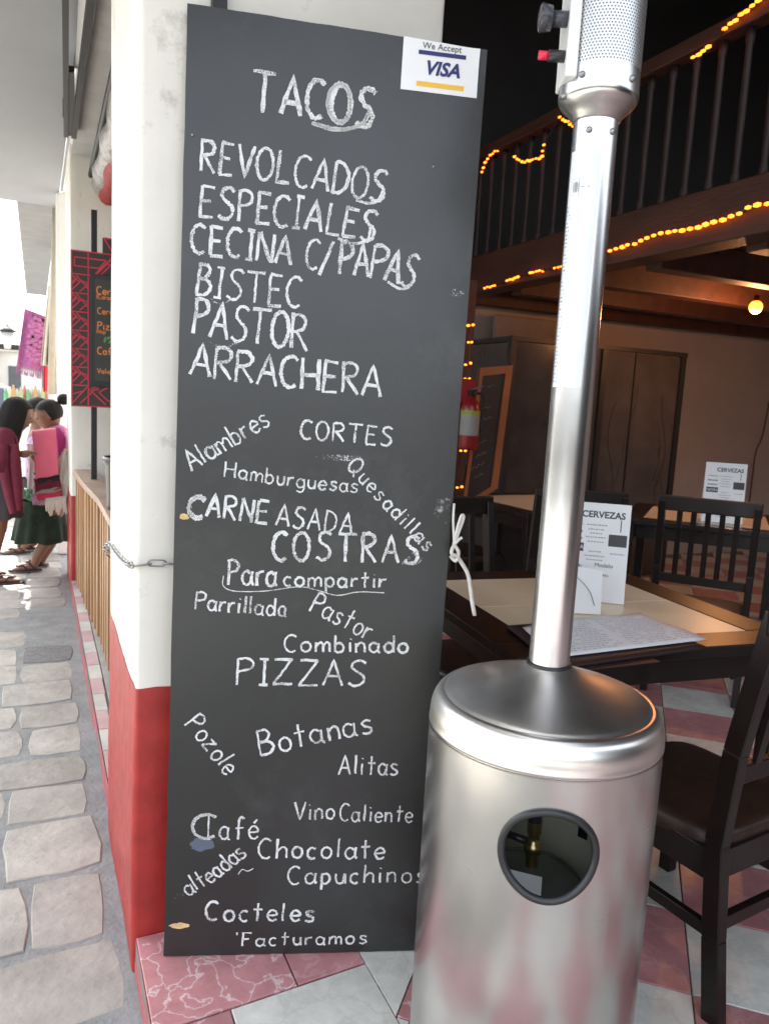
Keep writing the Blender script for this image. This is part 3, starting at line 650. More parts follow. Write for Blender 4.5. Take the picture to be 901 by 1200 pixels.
WORDS = [
 ('TACOS', [(295, 131), (345, 138), (436, 151)], 46, .0085, .2, 1), ('REVOLCADOS', [(234, 202), (340, 218), (450, 240)], 38, .0065, .16, 1), ('ESPECIALES', [(234, 255), (340, 268), (438, 286)], 37, .0068, .16, 1),
 ('CECINA', [(224, 299), (280, 304), (341, 313)], 34, .0068, .18, 1), ('C/', [(356, 315), (386, 320)], 35, .006, .12, 1), ('PAPAS', [(398, 323), (440, 328), (484, 340)], 39, .0072, .1, 1),
 ('BISTEC', [(230, 346), (290, 356), (351, 363)], 36, .006, .16, 1), ('PASTOR', [(225, 393), (290, 404), (359, 412)], 42, .0068, .12, 1), ('ARRACHERA', [(222, 441), (330, 455), (446, 466)], 37, .0070, .14, 1),
 ('Alambres', [(225, 554), (268, 528), (317, 499)], 25, .0052, .16, 1), ('CORTES', [(352, 515), (400, 519), (458, 524)], 22, .0055, .22, 1),
 ('Hamburguesas', [(263, 560), (340, 571), (419, 579)], 18, .0046, .18, 1), ('Quesadillas', [(406, 549), (447, 594), (499, 648)], 19, .0050, .26, 1),
 ('C', [(219, 608), (238, 611)], 25, .0090, .2, 2), ('ARNE', [(242, 607), (313, 616)], 27, .0078, .2, 1), ('ASADA', [(323, 617), (412, 627)], 25, .0058, .22, 1), ('COSTRAS', [(319, 657), (400, 659), (490, 662)], 33, .0088, .26, 1),
 ('Para', [(267, 687), (324, 688)], 29, .0072, .16, 1), ('compartir', [(332, 688), (452, 690)], 19, .0058, .22, 1),
 ('Parrillada', [(229, 715), (280, 720), (335, 724)], 21, .0052, .2, 1), ('Pastor', [(362, 717), (398, 735), (430, 752)], 25, .0055, .22, 1), ('Combinado', [(333, 765), (478, 766)], 20, .0062, .22, 1),
 ('PIZZAS', [(277, 803), (350, 804), (428, 806)], 30, .0072, .2, 1), ('Botanas', [(306, 886), (370, 873), (436, 859)], 28, .0062, .2, 1), ('Pozole', [(216, 851), (240, 878), (265, 911)], 23, .0052, .2, 1),
 ('Alitas', [(397, 909), (466, 909)], 23, .0052, .22, 1), ('Vino', [(345, 962), (391, 961)], 21, .0048, .2, 1), ('Caliente', [(397, 963), (483, 965)], 20, .0050, .22, 1),
 ('C', [(223, 984), (252, 984)], 28, .0075, .2, 2), ('afé', [(257, 985), (303, 984)], 26, .0055, .25, 1), ('alteadas', [(221, 1051), (256, 1030), (290, 1003)], 21, .0052, .14, 1),
 ('Chocolate', [(303, 1007), (450, 1007)], 23, .0062, .24, 1), ('Capuchinos', [(337, 1037), (497, 1035)], 21, .0055, .26, 1), ('Cocteles', [(241, 1080), (367, 1081)], 22, .0062, .24, 1), ("'Facturamos", [(276, 1110), (429, 1107)], 16, .0048, .26, 1)]
for wd_, base, h_, ww, gap_, ps in WORDS:
    if base[0][1] < 480: ww *= 1.22          # the upper block is written with a thicker chalk
    b = MB(); chalkword(b, wd_, base, h_, ww*.90, FM, buv, gap_, .03, ps); b.build('chalk_lettering', CHALK, cb_)
def chalkline(pts, ww, m_=CHALK, rep=1, amp=0):
    b = MB()
    for r_ in range(rep): ribbon(b, smooth_path([tuple(Vector(buv(px+random.uniform(-amp, amp), py+random.uniform(-amp, amp)))) for px, py in pts], 5), ww, FM, .0007)
    b.build('chalk_stroke', m_, cb_)
chalkline([(366, 146), (385, 152), (405, 154), (424, 147), (434, 130)], .008, rep=2, amp=1)
chalkline([(417, 236), (432, 240), (443, 236), (450, 222)], .006); chalkline([(396, 281), (412, 287), (430, 283), (434, 268)], .006)
chalkline([(454, 332), (468, 340), (480, 338)], .006); chalkline([(246, 352), (258, 358), (272, 352)], .004, CHALKF)
chalkline([(244, 402), (262, 409), (280, 402)], .0055, CHALKF)
chalkline([(399, 99), (388, 107), (385, 124), (390, 139), (399, 145), (408, 138), (411, 121), (407, 105), (399, 99)], .0085, CHALK, 2, 1.2)
chalkline([(262, 676), (262, 688), (275, 694), (310, 694), (350, 689), (372, 693), (395, 699), (420, 695), (450, 696)], .0022)
chalkline([(480, 655), (472, 662), (488, 660), (478, 668), (494, 656), (484, 650), (496, 646)], .0045, CHALKF, 2, 1)
chalkline([(245, 957), (244, 985)], .004); chalkline([(279, 1026), (284, 1020), (290, 1022), (297, 1019)], .0022); chalkline([(206, 1054), (210, 1047), (213, 1052), (216, 1045)], .003, CHALKF)
def smear(name, px, py, rx, ry, m_, z=.0004):
    c = Vector(buv(px, py)); s_ = (Vector(buv(px+10, py))-c).length/10
    vs = [FM @ Vector((c.x+rx*s_*math.cos(t*PI/10)*random.uniform(.75, 1.1), c.y+ry*s_*math.sin(t*PI/10)*random.uniform(.75, 1.1), z)) for t in range(20)]
    MB().add(vs, [tuple(range(20))]).build(name, m_, cb_)
SM = chalk_mat('chalk_dust', (.3, .3, .3), .60, 90)
smear('chalk_smear', 400, 538, 30, 4, CHALKF); smear('chalk_smear', 520, 600, 14, 16, SM); smear('chalk_smear', 535, 345, 9, 5, CHALKF)
smear('damp_smudge', 237, 991, 15, 9, mat('blue_grey_dust', (.10, .12, .16), .8, bump=0)); smear('worn_patch', 211, 1086, 13, 4, mat('bare_wood_patch', (.62, .43, .2), .7, var=.3, scale=60)); smear('worn_patch', 216, 607, 6, 4, MATS['bare_wood_patch'])
for (px, py) in ((508, 197), (226, 160)):
    c = buv(px, py); MB().ico(tuple(FM @ Vector((c[0], c[1], .0))), .0035, 2).build('screw', STEELC, cb_)
# card-payment sticker
sk_c = [buv(473, 44), buv(562, 60), buv(558, 117), buv(469, 106)]
stk = MB()
def sf_(u, v):
    t_ = Vector(sk_c[3]).lerp(Vector(sk_c[2]), u); b2 = Vector(sk_c[0]).lerp(Vector(sk_c[1]), u); p = t_.lerp(b2, v)
    return FM @ Vector((p.x, p.y, .0008+.004*max(0, (u-.8)/.2)**2*max(0, (v-.7)/.3)))
stko = stk.grid(sf_, 10, 8).build('payment_sticker', PAPER, cb_); stko['label'] = 'white card-payment sticker with blue and yellow bars'
su = (Vector(sk_c[2])-Vector(sk_c[3])); sw = su.length; su.normalize(); sv = Vector((-su.y, su.x)); sh_ = (Vector(sk_c[0])-Vector(sk_c[3])).length
def SP(u, v): p = Vector(sk_c[3])+su*(u*sw)+sv*(v*sh_); return FM @ Vector((p.x, p.y, .0018))
u3 = (FM.to_3x3() @ Vector((su.x, su.y, 0))); v3 = (FM.to_3x3() @ Vector((sv.x, sv.y, 0)))
def SM_(u, v): p = SP(u, v); return Matrix(((u3.x, v3.x, NRM.x, p.x), (u3.y, v3.y, NRM.y, p.y), (u3.z, v3.z, NRM.z, p.z), (0, 0, 0, 1)))
textmesh('sticker_text', 'We Accept', sh_*.17, INK, stko, SM_(.5, .87)); textmesh('sticker_text', 'VISA', sh_*.36, NAVY, stko, SM_(.52, .45), shear=.25, bold=sh_*.012, xs=1.0)
for v0, v1, m_ in ((.70, .78, NAVY), (.10, .19, YEL)): MB().add([SP(.2, v0), SP(.82, v0), SP(.82, v1), SP(.2, v1)], [(0, 1, 2, 3)]).build('sticker_bar', m_, stko)
# dark bracket that holds the board top
bk_ = aty(257, 8, 1.868)
tag(MB().box(bk_.x-.016, 1.856, bk_.z-.06, bk_.x+.016, 1.881, bk_.z+.08).build('wall_bracket', BLACKM), 'short black bracket on the pillar above the chalkboard', 'bracket')

# chain round the pillar and cord on the right edge
def linkmesh():
    n = 16; P = []
    for k in range(n+1):
        t_ = 2*PI*k/n; P.append((.011*math.cos(t_)+(.010 if math.cos(t_) > 0 else -.010), .0085*math.sin(t_), 0))
    return MB().tube(P, .0021, 6, False).mesh('link', STEELC)
LM = linkmesh()
chn = thing('steel_chain', 'thin steel chain looped round the white pillar, tying the chalkboard', 'chain', (.205, 1.875, .985))
path = smooth_path([(.33, 1.868, .986), (.30, 1.872, .984), (.258, 1.8745, .987), (.225, 1.875, .983), (.207, 1.880, .984), (.2045, 1.92, .975), (.2045, 2.0, .962), (.2045, 2.18, .943), (.2045, 2.477, .92), (.21, 2.66, .86), (.25, 2.70, .82)], 12)
cum = [0]
for i in range(len(path)-1): cum.append(cum[-1]+(path[i+1]-path[i]).length)
d = 0; k = 0
while d < cum[-1]-.01:
    i = max(j for j in range(len(cum)) if cum[j] <= d); i = min(i, len(path)-2)
    f = (d-cum[i])/max(1e-9, cum[i+1]-cum[i]); p = path[i].lerp(path[i+1], f); t_ = (path[i+1]-path[i]).normalized()
    o = inst('link', LM, chn); q_ = t_.to_track_quat('X', 'Z'); m4 = q_.to_matrix().to_4x4() @ Matrix.Rotation(math.radians(15 if k % 2 else 75), 4, 'X')
    o.matrix_local = Matrix.Translation(p-Vector((.205, 1.875, .985))) @ m4
    d += .034; k += 1
RY = 1.585
def rp(x, y, dy=0): return aty(x, y, RY+dy)
cd_ = thing('hanging_rope', 'white knotted cord hanging from the right edge of the chalkboard', 'rope', tuple(rp(533, 645)))
o0 = rp(533, 645)
def cord(pts, r): MB().tube([p-o0 for p in smooth_path(pts, 6)], r, 8).build('strand', CORD, cd_)
cord([rp(531, 640), rp(538, 622), rp(543, 607), rp(541, 604), rp(537, 615), rp(531, 640)], .0038); cord([rp(531, 640), rp(536, 634, -.005), rp(541, 630, -.005)], .0038)
cord([rp(532, 590, .02), rp(531, 610, .01), rp(532, 638)], .003); cord([rp(528, 652, .01), rp(534, 657, -.01), rp(537, 647, -.012), rp(532, 640, -.01), rp(529, 648, -.012), rp(535, 652, -.014)], .0046)
cord([rp(534, 650), rp(541, 660), rp(548, 673), rp(551, 690), rp(553, 705), rp(556, 721)], .0052)

# ------------------------------------------------------------------ patio heater
HC = (.922, 1.194)
ph = thing('patio_heater', 'tall stainless steel patio heater with round window in its base', 'heater', (HC[0], HC[1], 0))
R_ = .2285; HZ0, HZ1 = .02, .783
ang_c = math.atan2(-.19, -.098); zc = .632                      # window centre, direction and height
awin = math.atan2((.996-1.194), (.805-.922))
def wrap(s_, z): t_ = awin+s_/R_; return (R_*math.cos(t_), R_*math.sin(t_), z)
NP = 64
def win(k, rr=1):
    t_ = 2*PI*k/NP; c, s_ = math.cos(t_), math.sin(t_)
    rx = .083*(1+.05*s_); rz = .083
    return (rr*rx*c+.004*s_*0, zc+rr*rz*s_)
hb = MB(); HS = .125
ringv = []
for j in range(7):
    f = j/6
    for k in range(NP):
        a_ = win(k, .985); t_ = 2*PI*k/NP; c, s_ = math.cos(t_), math.sin(t_); m_ = max(abs(c), abs(s_)); b2 = (HS*c/m_, zc+HS*s_/m_)
        ringv.append(wrap(a_[0]*(1-f)+b2[0]*f, a_[1]*(1-f)+b2[1]*f))
hb.add(ringv, [(j*NP+k, (j+1)*NP+k, (j+1)*NP+(k+1) % NP, j*NP+(k+1) % NP) for j in range(6) for k in range(NP)][::1], True)
hb.grid(lambda u, v: wrap(-HS+2*HS*u, HZ0+(zc-HS-HZ0)*v), 16, 4); hb.grid(lambda u, v: wrap(-HS+2*HS*u, zc+HS+(HZ1-zc-HS)*v), 16, 2)
hb.grid(lambda u, v: wrap(HS+(2*PI*R_-2*HS)*u, HZ0+(HZ1-HZ0)*v), 80, 8)
hbo = hb.build('housing', STEEL, ph)
bm = bmesh.new(); bm.from_mesh(hbo.data); bmesh.ops.remove_doubles(bm, verts=bm.verts, dist=.0004); bmesh.ops.recalc_face_normals(bm, faces=bm.faces); bm.to_mesh(hbo.data); bm.free()
inn = MB(); inn.lathe([(.223, .03), (.223, .53)], 64)
t0 = awin+.45; inn.lathe([(.223, .53), (.223, .74)], 64, a0=t0, a1=t0+2*PI-.9); inn.build('inner_wall', mat('inner_zinc', (.85, .86, .72), .45, metal=.1, var=.1, bump=.05), ph)
# gasket round the window
gk = MB(); loop = [Vector(wrap(*win(k, 1.0)))*1 for k in range(NP)]
loop = [Vector((p.x*1.004, p.y*1.004, p.z)) for p in loop]+[]
loop.append(loop[0].copy()); gk.tube(loop, .0072, 8, False); gk.build('window_gasket', BLACK, ph)
# shoulder and lid
prof = [(R_-.001, .776), (R_+.001, .778), (R_+.001, .782), (R_, .785), (R_, .795), (.2275, .806), (.2255, .815), (.2225, .823), (.2185, .830), (.2135, .8355), (.2085, .8385), (.2055, .8390), (.2035, .8388), (.2015, .8396), (.199, .842), (.192, .8455), (.17, .853), (.14, .863), (.11, .8735), (.085, .883), (.065, .8915), (.052, .898), (.045, .9025), (.0415, .906)]
MB().lathe(prof, 96).build('lid', STEELL, ph)
MB().lathe([(.2293, .7745), (.2293, .7725), (R_, .772)], 96).build('seam_ring', STEEL, ph)
MB().lathe([(0, 0), (.235, 0), (.24, .008), (.238, .03), (.22, .034)], 64).build('base_plate', STEEL, ph)
MB().lathe([(.0405, .902), (.0445, .904), (.0445, .9085), (.040, .91)], 48).build('pole_ring', BLACK, ph)
pole = MB().lathe([(.0395, .9), (.0395, 1.94)], 48).build('pole', STEELP, ph)
# burner head
MB().lathe([(.0398, 1.915), (.043, 1.918), (.0465, 1.925), (.057, 1.935), (.066, 1.944), (.0695, 1.950), (.0700, 1.957), (.0695, 1.995)], 64).build('burner_collar', STEEL, ph)
pm = MB().lathe([(.0693, 1.995), (.0693, 2.30)], 64); pfo = pm.build('perforated_burner', PERF, ph)
uvl = pfo.data.uv_layers.new(name='UVMap')
for poly in pfo.data.polygons:
    us = []
    for li in poly.loop_indices:
        v = pfo.data.vertices[pfo.data.loops[li].vertex_index].co; us.append((li, math.atan2(v.y, v.x), v.z))
    mx_ = max(q_[1] for q_ in us)
    for li, an, z in us:
        if mx_-an > PI: an += 2*PI
        uvl.data[li].uv = (an*.0693, z)
MB().lathe([(.056, 1.96), (.056, 2.30)], 32).build('burner_core', mat('burner_core', (.10, .10, .10), .6, bump=0), ph)
MB().lathe([(.0695, 2.30), (.075, 2.305), (.075, 2.33), (0, 2.335)], 48).build('burner_cap', STEEL, ph)
MB().lathe([(0, 2.76), (.06, 2.755), (.25, 2.72), (.405, 2.675), (.405, 2.67), (.25, 2.71), (0, 2.74)], 64).build('heat_reflector', STEEL, ph)
for k in range(3):
    a_ = k*2*PI/3+.4; MB().tube([(.06*math.cos(a_), .06*math.sin(a_), 2.32), (.13*math.cos(a_), .13*math.sin(a_), 2.73)], .005, 6).build('reflector_stay', STEELC, ph)
RT = Vector((cr.x, cr.y, 0)).normalized(); FWD = Vector((-RT.y, RT.x, 0))
def hp_(s_, f, z): return RT*s_+FWD*f+Vector((0, 0, z))
def screw(r, s_, z):
    f = -math.sqrt(max(0, r*r-s_*s_)); MB().ico(tuple(hp_(s_, f, z)), .006, 2).build('screw', STEELC, ph)
screw(.0395, -.019, 1.893); screw(.0395, .022, 1.893); screw(.07, -.044, 1.975); screw(.07, .042, 1.972); screw(.07, -.066, 1.95)
# control box on the left of the head, with gas knob and red igniter
cbx = MB()
MX = Matrix(((RT.x, FWD.x, 0, 0), (RT.y, FWD.y, 0, 0), (0, 0, 1, 0), (0, 0, 0, 1)))
cbx.box(-.072, -.052, 1.972, -.052, .03, 2.33, M=MX); cbx.build('control_box', mat('white_enamel', (.75, .77, .76), .3, bump=0), ph, bevel=.003)
kn = MB().tube([hp_(-.070, -.03, 2.072), hp_(-.100, -.03, 2.072)], .013, 16).tube([hp_(-.100, -.03, 2.072), hp_(-.118, -.03, 2.072), hp_(-.121, -.03, 2.072)], [.020, .023, .018], 20).build('gas_knob', mat('knob_black', (.05, .05, .06), .25, bump=0), ph)
MB().tube([hp_(-.070, -.03, 2.012), hp_(-.100, -.03, 2.012)], .010, 12).build('igniter_socket', BLACK, ph); MB().tube([hp_(-.100, -.03, 2.012), hp_(-.117, -.03, 2.012)], .0075, 12).build('igniter_button', mat('red_plastic', (.7, .02, .06), .3, bump=0), ph)
MB().ico(tuple(hp_(-.07, -.064, 2.2)), .005, 2).build('screw', STEELC, ph)
# long white sticker wrapped on the pole
lab = MB(); aL = math.atan2(-FWD.y, -FWD.x)
def lw(u, v): t_ = aL-1.42+1.55*u; return (.0400*math.cos(t_), .0400*math.sin(t_), 1.445+(1.862-1.445)*v)
labo = lab.grid(lw, 16, 1).build('pole_sticker', mat('sticker_white', (.70, .72, .74), .35, bump=0, var=.02), ph)
def lm(u, z, w_, h_): return [tuple(Vector((p[0]*1.004, p[1]*1.004, p[2]))) for p in ((.0401*math.cos(aL-1.42+1.55*uu), .0401*math.sin(aL-1.42+1.55*uu), zz) for uu, zz in ((u, z), (u+w_, z), (u+w_, z+h_), (u, z+h_)))]
pr = MB()
for u_, z_, a2, b2 in ((.22, 1.785, .22, .0012), (.22, 1.812, .22, .0012), (.22, 1.785, .006, .028), (.435, 1.785, .006, .028), (.49, 1.797, .03, .0015), (.54, 1.797, .2, .0015)): pr.add(lm(u_, z_, a2, b2), [(0, 1, 2, 3)])
for k in range(46): z_ = 1.455+k*.0069; pr.add(lm(.02, z_, random.choice((.09, .14, .2, .12, .17)), .0014), [(0, 1, 2, 3)])
# letters N O M in the little box
def ls(pts):
    for i in range(len(pts)-1):
        (u0, z0), (u1, z1) = pts[i], pts[i+1]; P = []
        for uu, zz, dz in ((u0, z0, -.0005), (u1, z1, -.0005), (u1, z1, .0005), (u0, z0, .0005)):
            vert = abs(u1-u0) < .012
            du = (.006 if dz > 0 else -.006)*(1 if vert else 0)
            t_ = aL-1.42+1.55*(uu+du); P.append((.0403*math.cos(t_), .0403*math.sin(t_), zz+(0 if vert else dz)))
        pr.add(P, [(0, 1, 2, 3)])
ls([(.245, 1.79), (.245, 1.807)]); ls([(.245, 1.807), (.29, 1.79)]); ls([(.29, 1.79), (.29, 1.807)])
ls([(.315, 1.79), (.315, 1.807)]); ls([(.315, 1.807), (.345, 1.807)]); ls([(.345, 1.79), (.345, 1.807)]); ls([(.315, 1.79), (.345, 1.79)])
ls([(.37, 1.79), (.37, 1.807)]); ls([(.37, 1.807), (.395, 1.795)]); ls([(.395, 1.795), (.42, 1.807)]); ls([(.42, 1.79), (.42, 1.807)])
pr.build('sticker_print', INK, labo)
# gas bottle inside, seen through the window
gt = thing('gas_bottle', 'gas bottle with brass valve inside the round heater window', 'gas bottle', (HC[0], HC[1], -.06))
MB().lathe([(0, .03), (.13, .03), (.145, .06), (.145, .40), (.135, .46), (.10, .505), (.05, .528), (0, .532)], 40).build('tank', mat('tank_paint', (.10, .11, .10), .4, bump=.05), gt)
BR = mat('brass', (.55, .42, .2), .3, metal=1, bump=0)
MB().lathe([(.012, .53), (.012, .56), (.019, .565), (.019, .58), (.012, .584), (.012, .60), (.015, .605), (.015, .63)], 16).build('valve', BR, gt)
MB().lathe([(.0135, .63), (.0125, .90)], 16).build('hose', BLACK, gt)
MB().tube([hp_(-.015, 0, .585), hp_(-.06, .03, .585)], [.008, .008], 10).ico(tuple(hp_(-.065, .03, .588)), .026, 2, (1, 1, .7)).build('valve_handwheel', BLACK, gt)
MB().lathe([(.106, .497), (.103, .502), (.107, .506), (.112, .50), (.107, .494)], 40).build('rim', STEELC, gt)
LBp = [hp_(-.075, -.085, .528), hp_(.0, -.100, .521), hp_(.008, -.065, .548), hp_(-.06, -.055, .556)]
MB().add(LBp+[p-Vector((0, 0, .001)) for p in LBp], [(0, 1, 2, 3), (7, 6, 5, 4), (0, 4, 5, 1), (1, 5, 6, 2), (2, 6, 7, 3), (3, 7, 4, 0)]).build('hang_tag', PAPER, gt)
for s_ in (-.155, .15):
    an = math.atan2(.2*.0+.16, s_)
    P = [hp_(s_*1.0, math.sqrt(.2225**2-s_*s_)-.001, .47+dz) for dz in (-.03, .03)]
    tdir = Vector((P[0].y, -P[0].x, 0)).normalized()*.012
    MB().add([P[0]-tdir, P[0]+tdir, P[1]+tdir, P[1]-tdir], [(0, 1, 2, 3)]).build('inner_slot', BLACK, ph)

# ------------------------------------------------------------------ furniture
def table(label, loc, rz, group='dark tables with beige tiled tops'):
    t = thing('dining_table', label, 'table', loc, rz, group)
    hs, bs = .50, .375; zt = .75
    ap = MB()
    for (x0, y0, x1, y1) in ((-hs, -hs, hs, -bs), (-hs, bs, hs, hs), (-hs, -bs, -bs, bs), (bs, -bs, hs, bs)): ap.box(x0, y0, zt-.035, x1, y1, zt)
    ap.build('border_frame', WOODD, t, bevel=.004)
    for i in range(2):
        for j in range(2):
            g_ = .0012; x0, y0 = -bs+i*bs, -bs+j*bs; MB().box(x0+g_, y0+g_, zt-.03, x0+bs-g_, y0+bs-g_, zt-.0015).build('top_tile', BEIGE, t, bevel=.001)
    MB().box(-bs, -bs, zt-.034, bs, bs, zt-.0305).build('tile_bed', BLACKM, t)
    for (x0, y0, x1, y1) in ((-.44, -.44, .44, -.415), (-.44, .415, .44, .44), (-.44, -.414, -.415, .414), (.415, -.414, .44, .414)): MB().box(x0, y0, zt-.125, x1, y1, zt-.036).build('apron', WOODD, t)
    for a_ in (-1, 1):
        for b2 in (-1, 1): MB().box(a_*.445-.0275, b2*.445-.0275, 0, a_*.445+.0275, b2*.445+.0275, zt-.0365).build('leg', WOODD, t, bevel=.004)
    return t
T1 = (1.70, 2.07)
table('nearest dark table with beige tiled top, holding menu sheets beside the heater', (T1[0], T1[1], 0), math.radians(-6))
table('second dark table behind the slatted chair, with a small beer card on it', (4.12, 3.78, 0), math.radians(-48))
table('dark table in front of the smoked booth at the rear', (3.3, 4.55, 0), math.radians(4))

def chair():
    t = thing('dining_chair', 'nearest dark wooden chair with brown leather seat beside the heater', 'chair', (0, 0, 0), 0, 'dark wooden dining chairs')
    w2, d2, zs = .215, .215, .43
    def cush(u, v):      # rounded cushion
        a_ = 2*PI*u; n = 6; c, s_ = math.cos(a_), math.sin(a_); rr = (abs(c)**n+abs(s_)**n)**(-1/n)
        pr_ = [(1, -.045), (1.005, -.02), (.985, -.006), (.93, .002), (.8, .008), (.5, .013), (.001, .015)]
        x_ = v*6; i = min(5, int(x_)); f = x_-i; r = pr_[i][0]*(1-f)+pr_[i+1][0]*f; z = pr_[i][1]*(1-f)+pr_[i+1][1]*f
        return (r*rr*c*w2, r*rr*s_*d2+.01, zs+z)
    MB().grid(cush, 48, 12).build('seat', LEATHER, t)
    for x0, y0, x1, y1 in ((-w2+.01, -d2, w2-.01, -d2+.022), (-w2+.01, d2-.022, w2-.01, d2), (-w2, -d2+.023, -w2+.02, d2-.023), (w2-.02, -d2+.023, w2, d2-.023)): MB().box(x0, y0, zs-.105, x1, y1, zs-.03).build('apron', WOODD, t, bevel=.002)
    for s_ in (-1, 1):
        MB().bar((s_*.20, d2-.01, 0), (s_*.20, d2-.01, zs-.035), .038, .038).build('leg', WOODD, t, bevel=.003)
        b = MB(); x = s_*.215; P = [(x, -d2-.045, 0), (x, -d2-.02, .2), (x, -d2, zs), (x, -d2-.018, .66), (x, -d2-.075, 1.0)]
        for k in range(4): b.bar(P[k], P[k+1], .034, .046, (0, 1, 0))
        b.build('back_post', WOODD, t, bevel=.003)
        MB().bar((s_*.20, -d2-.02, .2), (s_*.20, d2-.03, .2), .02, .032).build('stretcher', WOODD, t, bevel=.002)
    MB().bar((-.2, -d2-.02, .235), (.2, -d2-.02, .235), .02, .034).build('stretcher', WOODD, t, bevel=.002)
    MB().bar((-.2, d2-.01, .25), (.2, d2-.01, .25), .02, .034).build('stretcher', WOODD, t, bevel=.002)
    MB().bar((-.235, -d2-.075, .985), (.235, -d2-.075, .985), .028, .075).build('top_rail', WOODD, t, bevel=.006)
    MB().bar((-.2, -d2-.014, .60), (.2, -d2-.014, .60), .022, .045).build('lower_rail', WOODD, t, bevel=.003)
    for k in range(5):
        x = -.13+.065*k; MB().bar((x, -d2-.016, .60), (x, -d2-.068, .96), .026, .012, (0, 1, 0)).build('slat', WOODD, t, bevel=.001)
    return t
ch0 = chair()
# seat corner nearest the viewer sits at (1.40, 1.14), chair turned 7 degrees
def place(o, corner, rz, label=None):
    c, s_ = math.cos(rz), math.sin(rz); lx, ly = -.215, -.245
    o.location = (corner[0]-(lx*c-ly*s_), corner[1]-(lx*s_+ly*c), 0); o.rotation_euler = (0, 0, rz)
    if label: o['label'] = label
place(ch0, (1.435, 1.145), math.radians(7))
for cx, cy, rz, lb in ((3.19, 2.90, -50, 'slatted dark chair turned away in front of the small beer card table'), (1.56, 2.52, 180, 'dark chair behind the nearest table, beside the white cord'),
                       (4.75, 3.35, 45, 'dark chair at the far right edge behind the second table'), (2.55, 3.3, -20, 'dark chair in shadow behind the standing beer menu card'),
                       (2.65, 4.5, -85, 'dark chair left of the rear table near the smoked booth')):
    c = copy_tree(ch0); c.location = (cx, cy, 0); c.rotation_euler = (0, 0, math.radians(rz)); c['label'] = lb

# beer cards (folded tents)
def tent(label, p0, p1, z0, h, group='standing beer cards'):
    p0, p1 = Vector(p0), Vector(p1); u = (p1-p0).normalized(); w_ = (p1-p0).length; nb = Vector((-u.y, u.x, 0))
    t = thing('beer_card', label, 'menu card', (p0.x, p0.y, z0), 0, group)
    top = nb*(h*.16)
    MB().add([(0, 0, 0), tuple(u*w_), tuple(u*w_+top+Vector((0, 0, h))), tuple(top+Vector((0, 0, h))), tuple(nb*h*.32), tuple(u*w_+nb*h*.32)], [(0, 1, 2, 3), (5, 4, 3, 2)]).build('card', PAPER, t)
    vv = (top+Vector((0, 0, h))).normalized(); hh = (top+Vector((0, 0, h))).length; nn = u.cross(vv)
    def M(a_, b_): p = u*(a_*w_)+vv*(b_*hh)+nn*.0008; return Matrix(((u.x, vv.x, nn.x, p.x), (u.y, vv.y, nn.y, p.y), (u.z, vv.z, nn.z, p.z), (0, 0, 0, 1)))
    kw = dict(ext=.0002)
    textmesh('print', 'CERVEZAS', w_*.138, INK, t, M(.60, .88), bold=w_*.004, **kw)
    def bars(x0, x1, y0, m_, hgt=.012, n=1):
        b = MB()
        for k in range(n):
            x = x0
            while x < x1:
                d = random.uniform(.015, .04); b.add([M(x, y0) @ Vector((0, 0, 0)), M(min(x1, x+d), y0) @ Vector((0, 0, 0)), M(min(x1, x+d), y0+hgt) @ Vector((0, 0, 0)), M(x, y0+hgt*random.uniform(.6, 1)) @ Vector((0, 0, 0))], [(0, 1, 2, 3)]); x += d+.012
        return tag(b.build('print', m_, t), kind='stuff')
    for k, yy in enumerate((.77, .725, .685, .645, .60, .50, .455, .415)): bars(.36+.03*(k % 3), .66-.03*(k % 3), yy, INKL)
    for yy, m_ in ((.765, INKL), (.69, INK), (.62, INK)): bars(.08, .31, yy, m_, .022)
    def rect(x0, y0, x1, y1, m_): MB().add([M(x0, y0) @ Vector((0, 0, 0)), M(x1, y0) @ Vector((0, 0, 0)), M(x1, y1) @ Vector((0, 0, 0)), M(x0, y1) @ Vector((0, 0, 0))], [(0, 1, 2, 3)]).build('print', m_, t)
    rect(.05, .50, .34, .585, INK); rect(.70, .57, .97, .69, INK); rect(.86, .72, .875, .84, INK); bars(.74, .95, .49, INKL, .012)
    textmesh('print', 'NEGRA', w_*.085, PAPER, t, M(.2, .54), **kw); textmesh('print', 'Modelo', w_*.09, INK, t, M(.66, .37), **kw)
    bars(.06, .34, .335, INKL, .03); textmesh('print', 'CERVEZA DE BARRIL', w_*.05, INK, t, M(.52, .27), **kw); textmesh('print', 'Corona', w_*.11, INKB, t, M(.5, .12), **kw)
    return t
tent('tall white beer card standing on the nearest table behind the heater pole', (1.665, 2.146, 0), (1.846, 2.008, 0), .7515, .34)
tent('small white beer card standing on the second table beyond the slatted chair', (3.90, 3.62, 0), (4.085, 3.46, 0), .7515, .38)
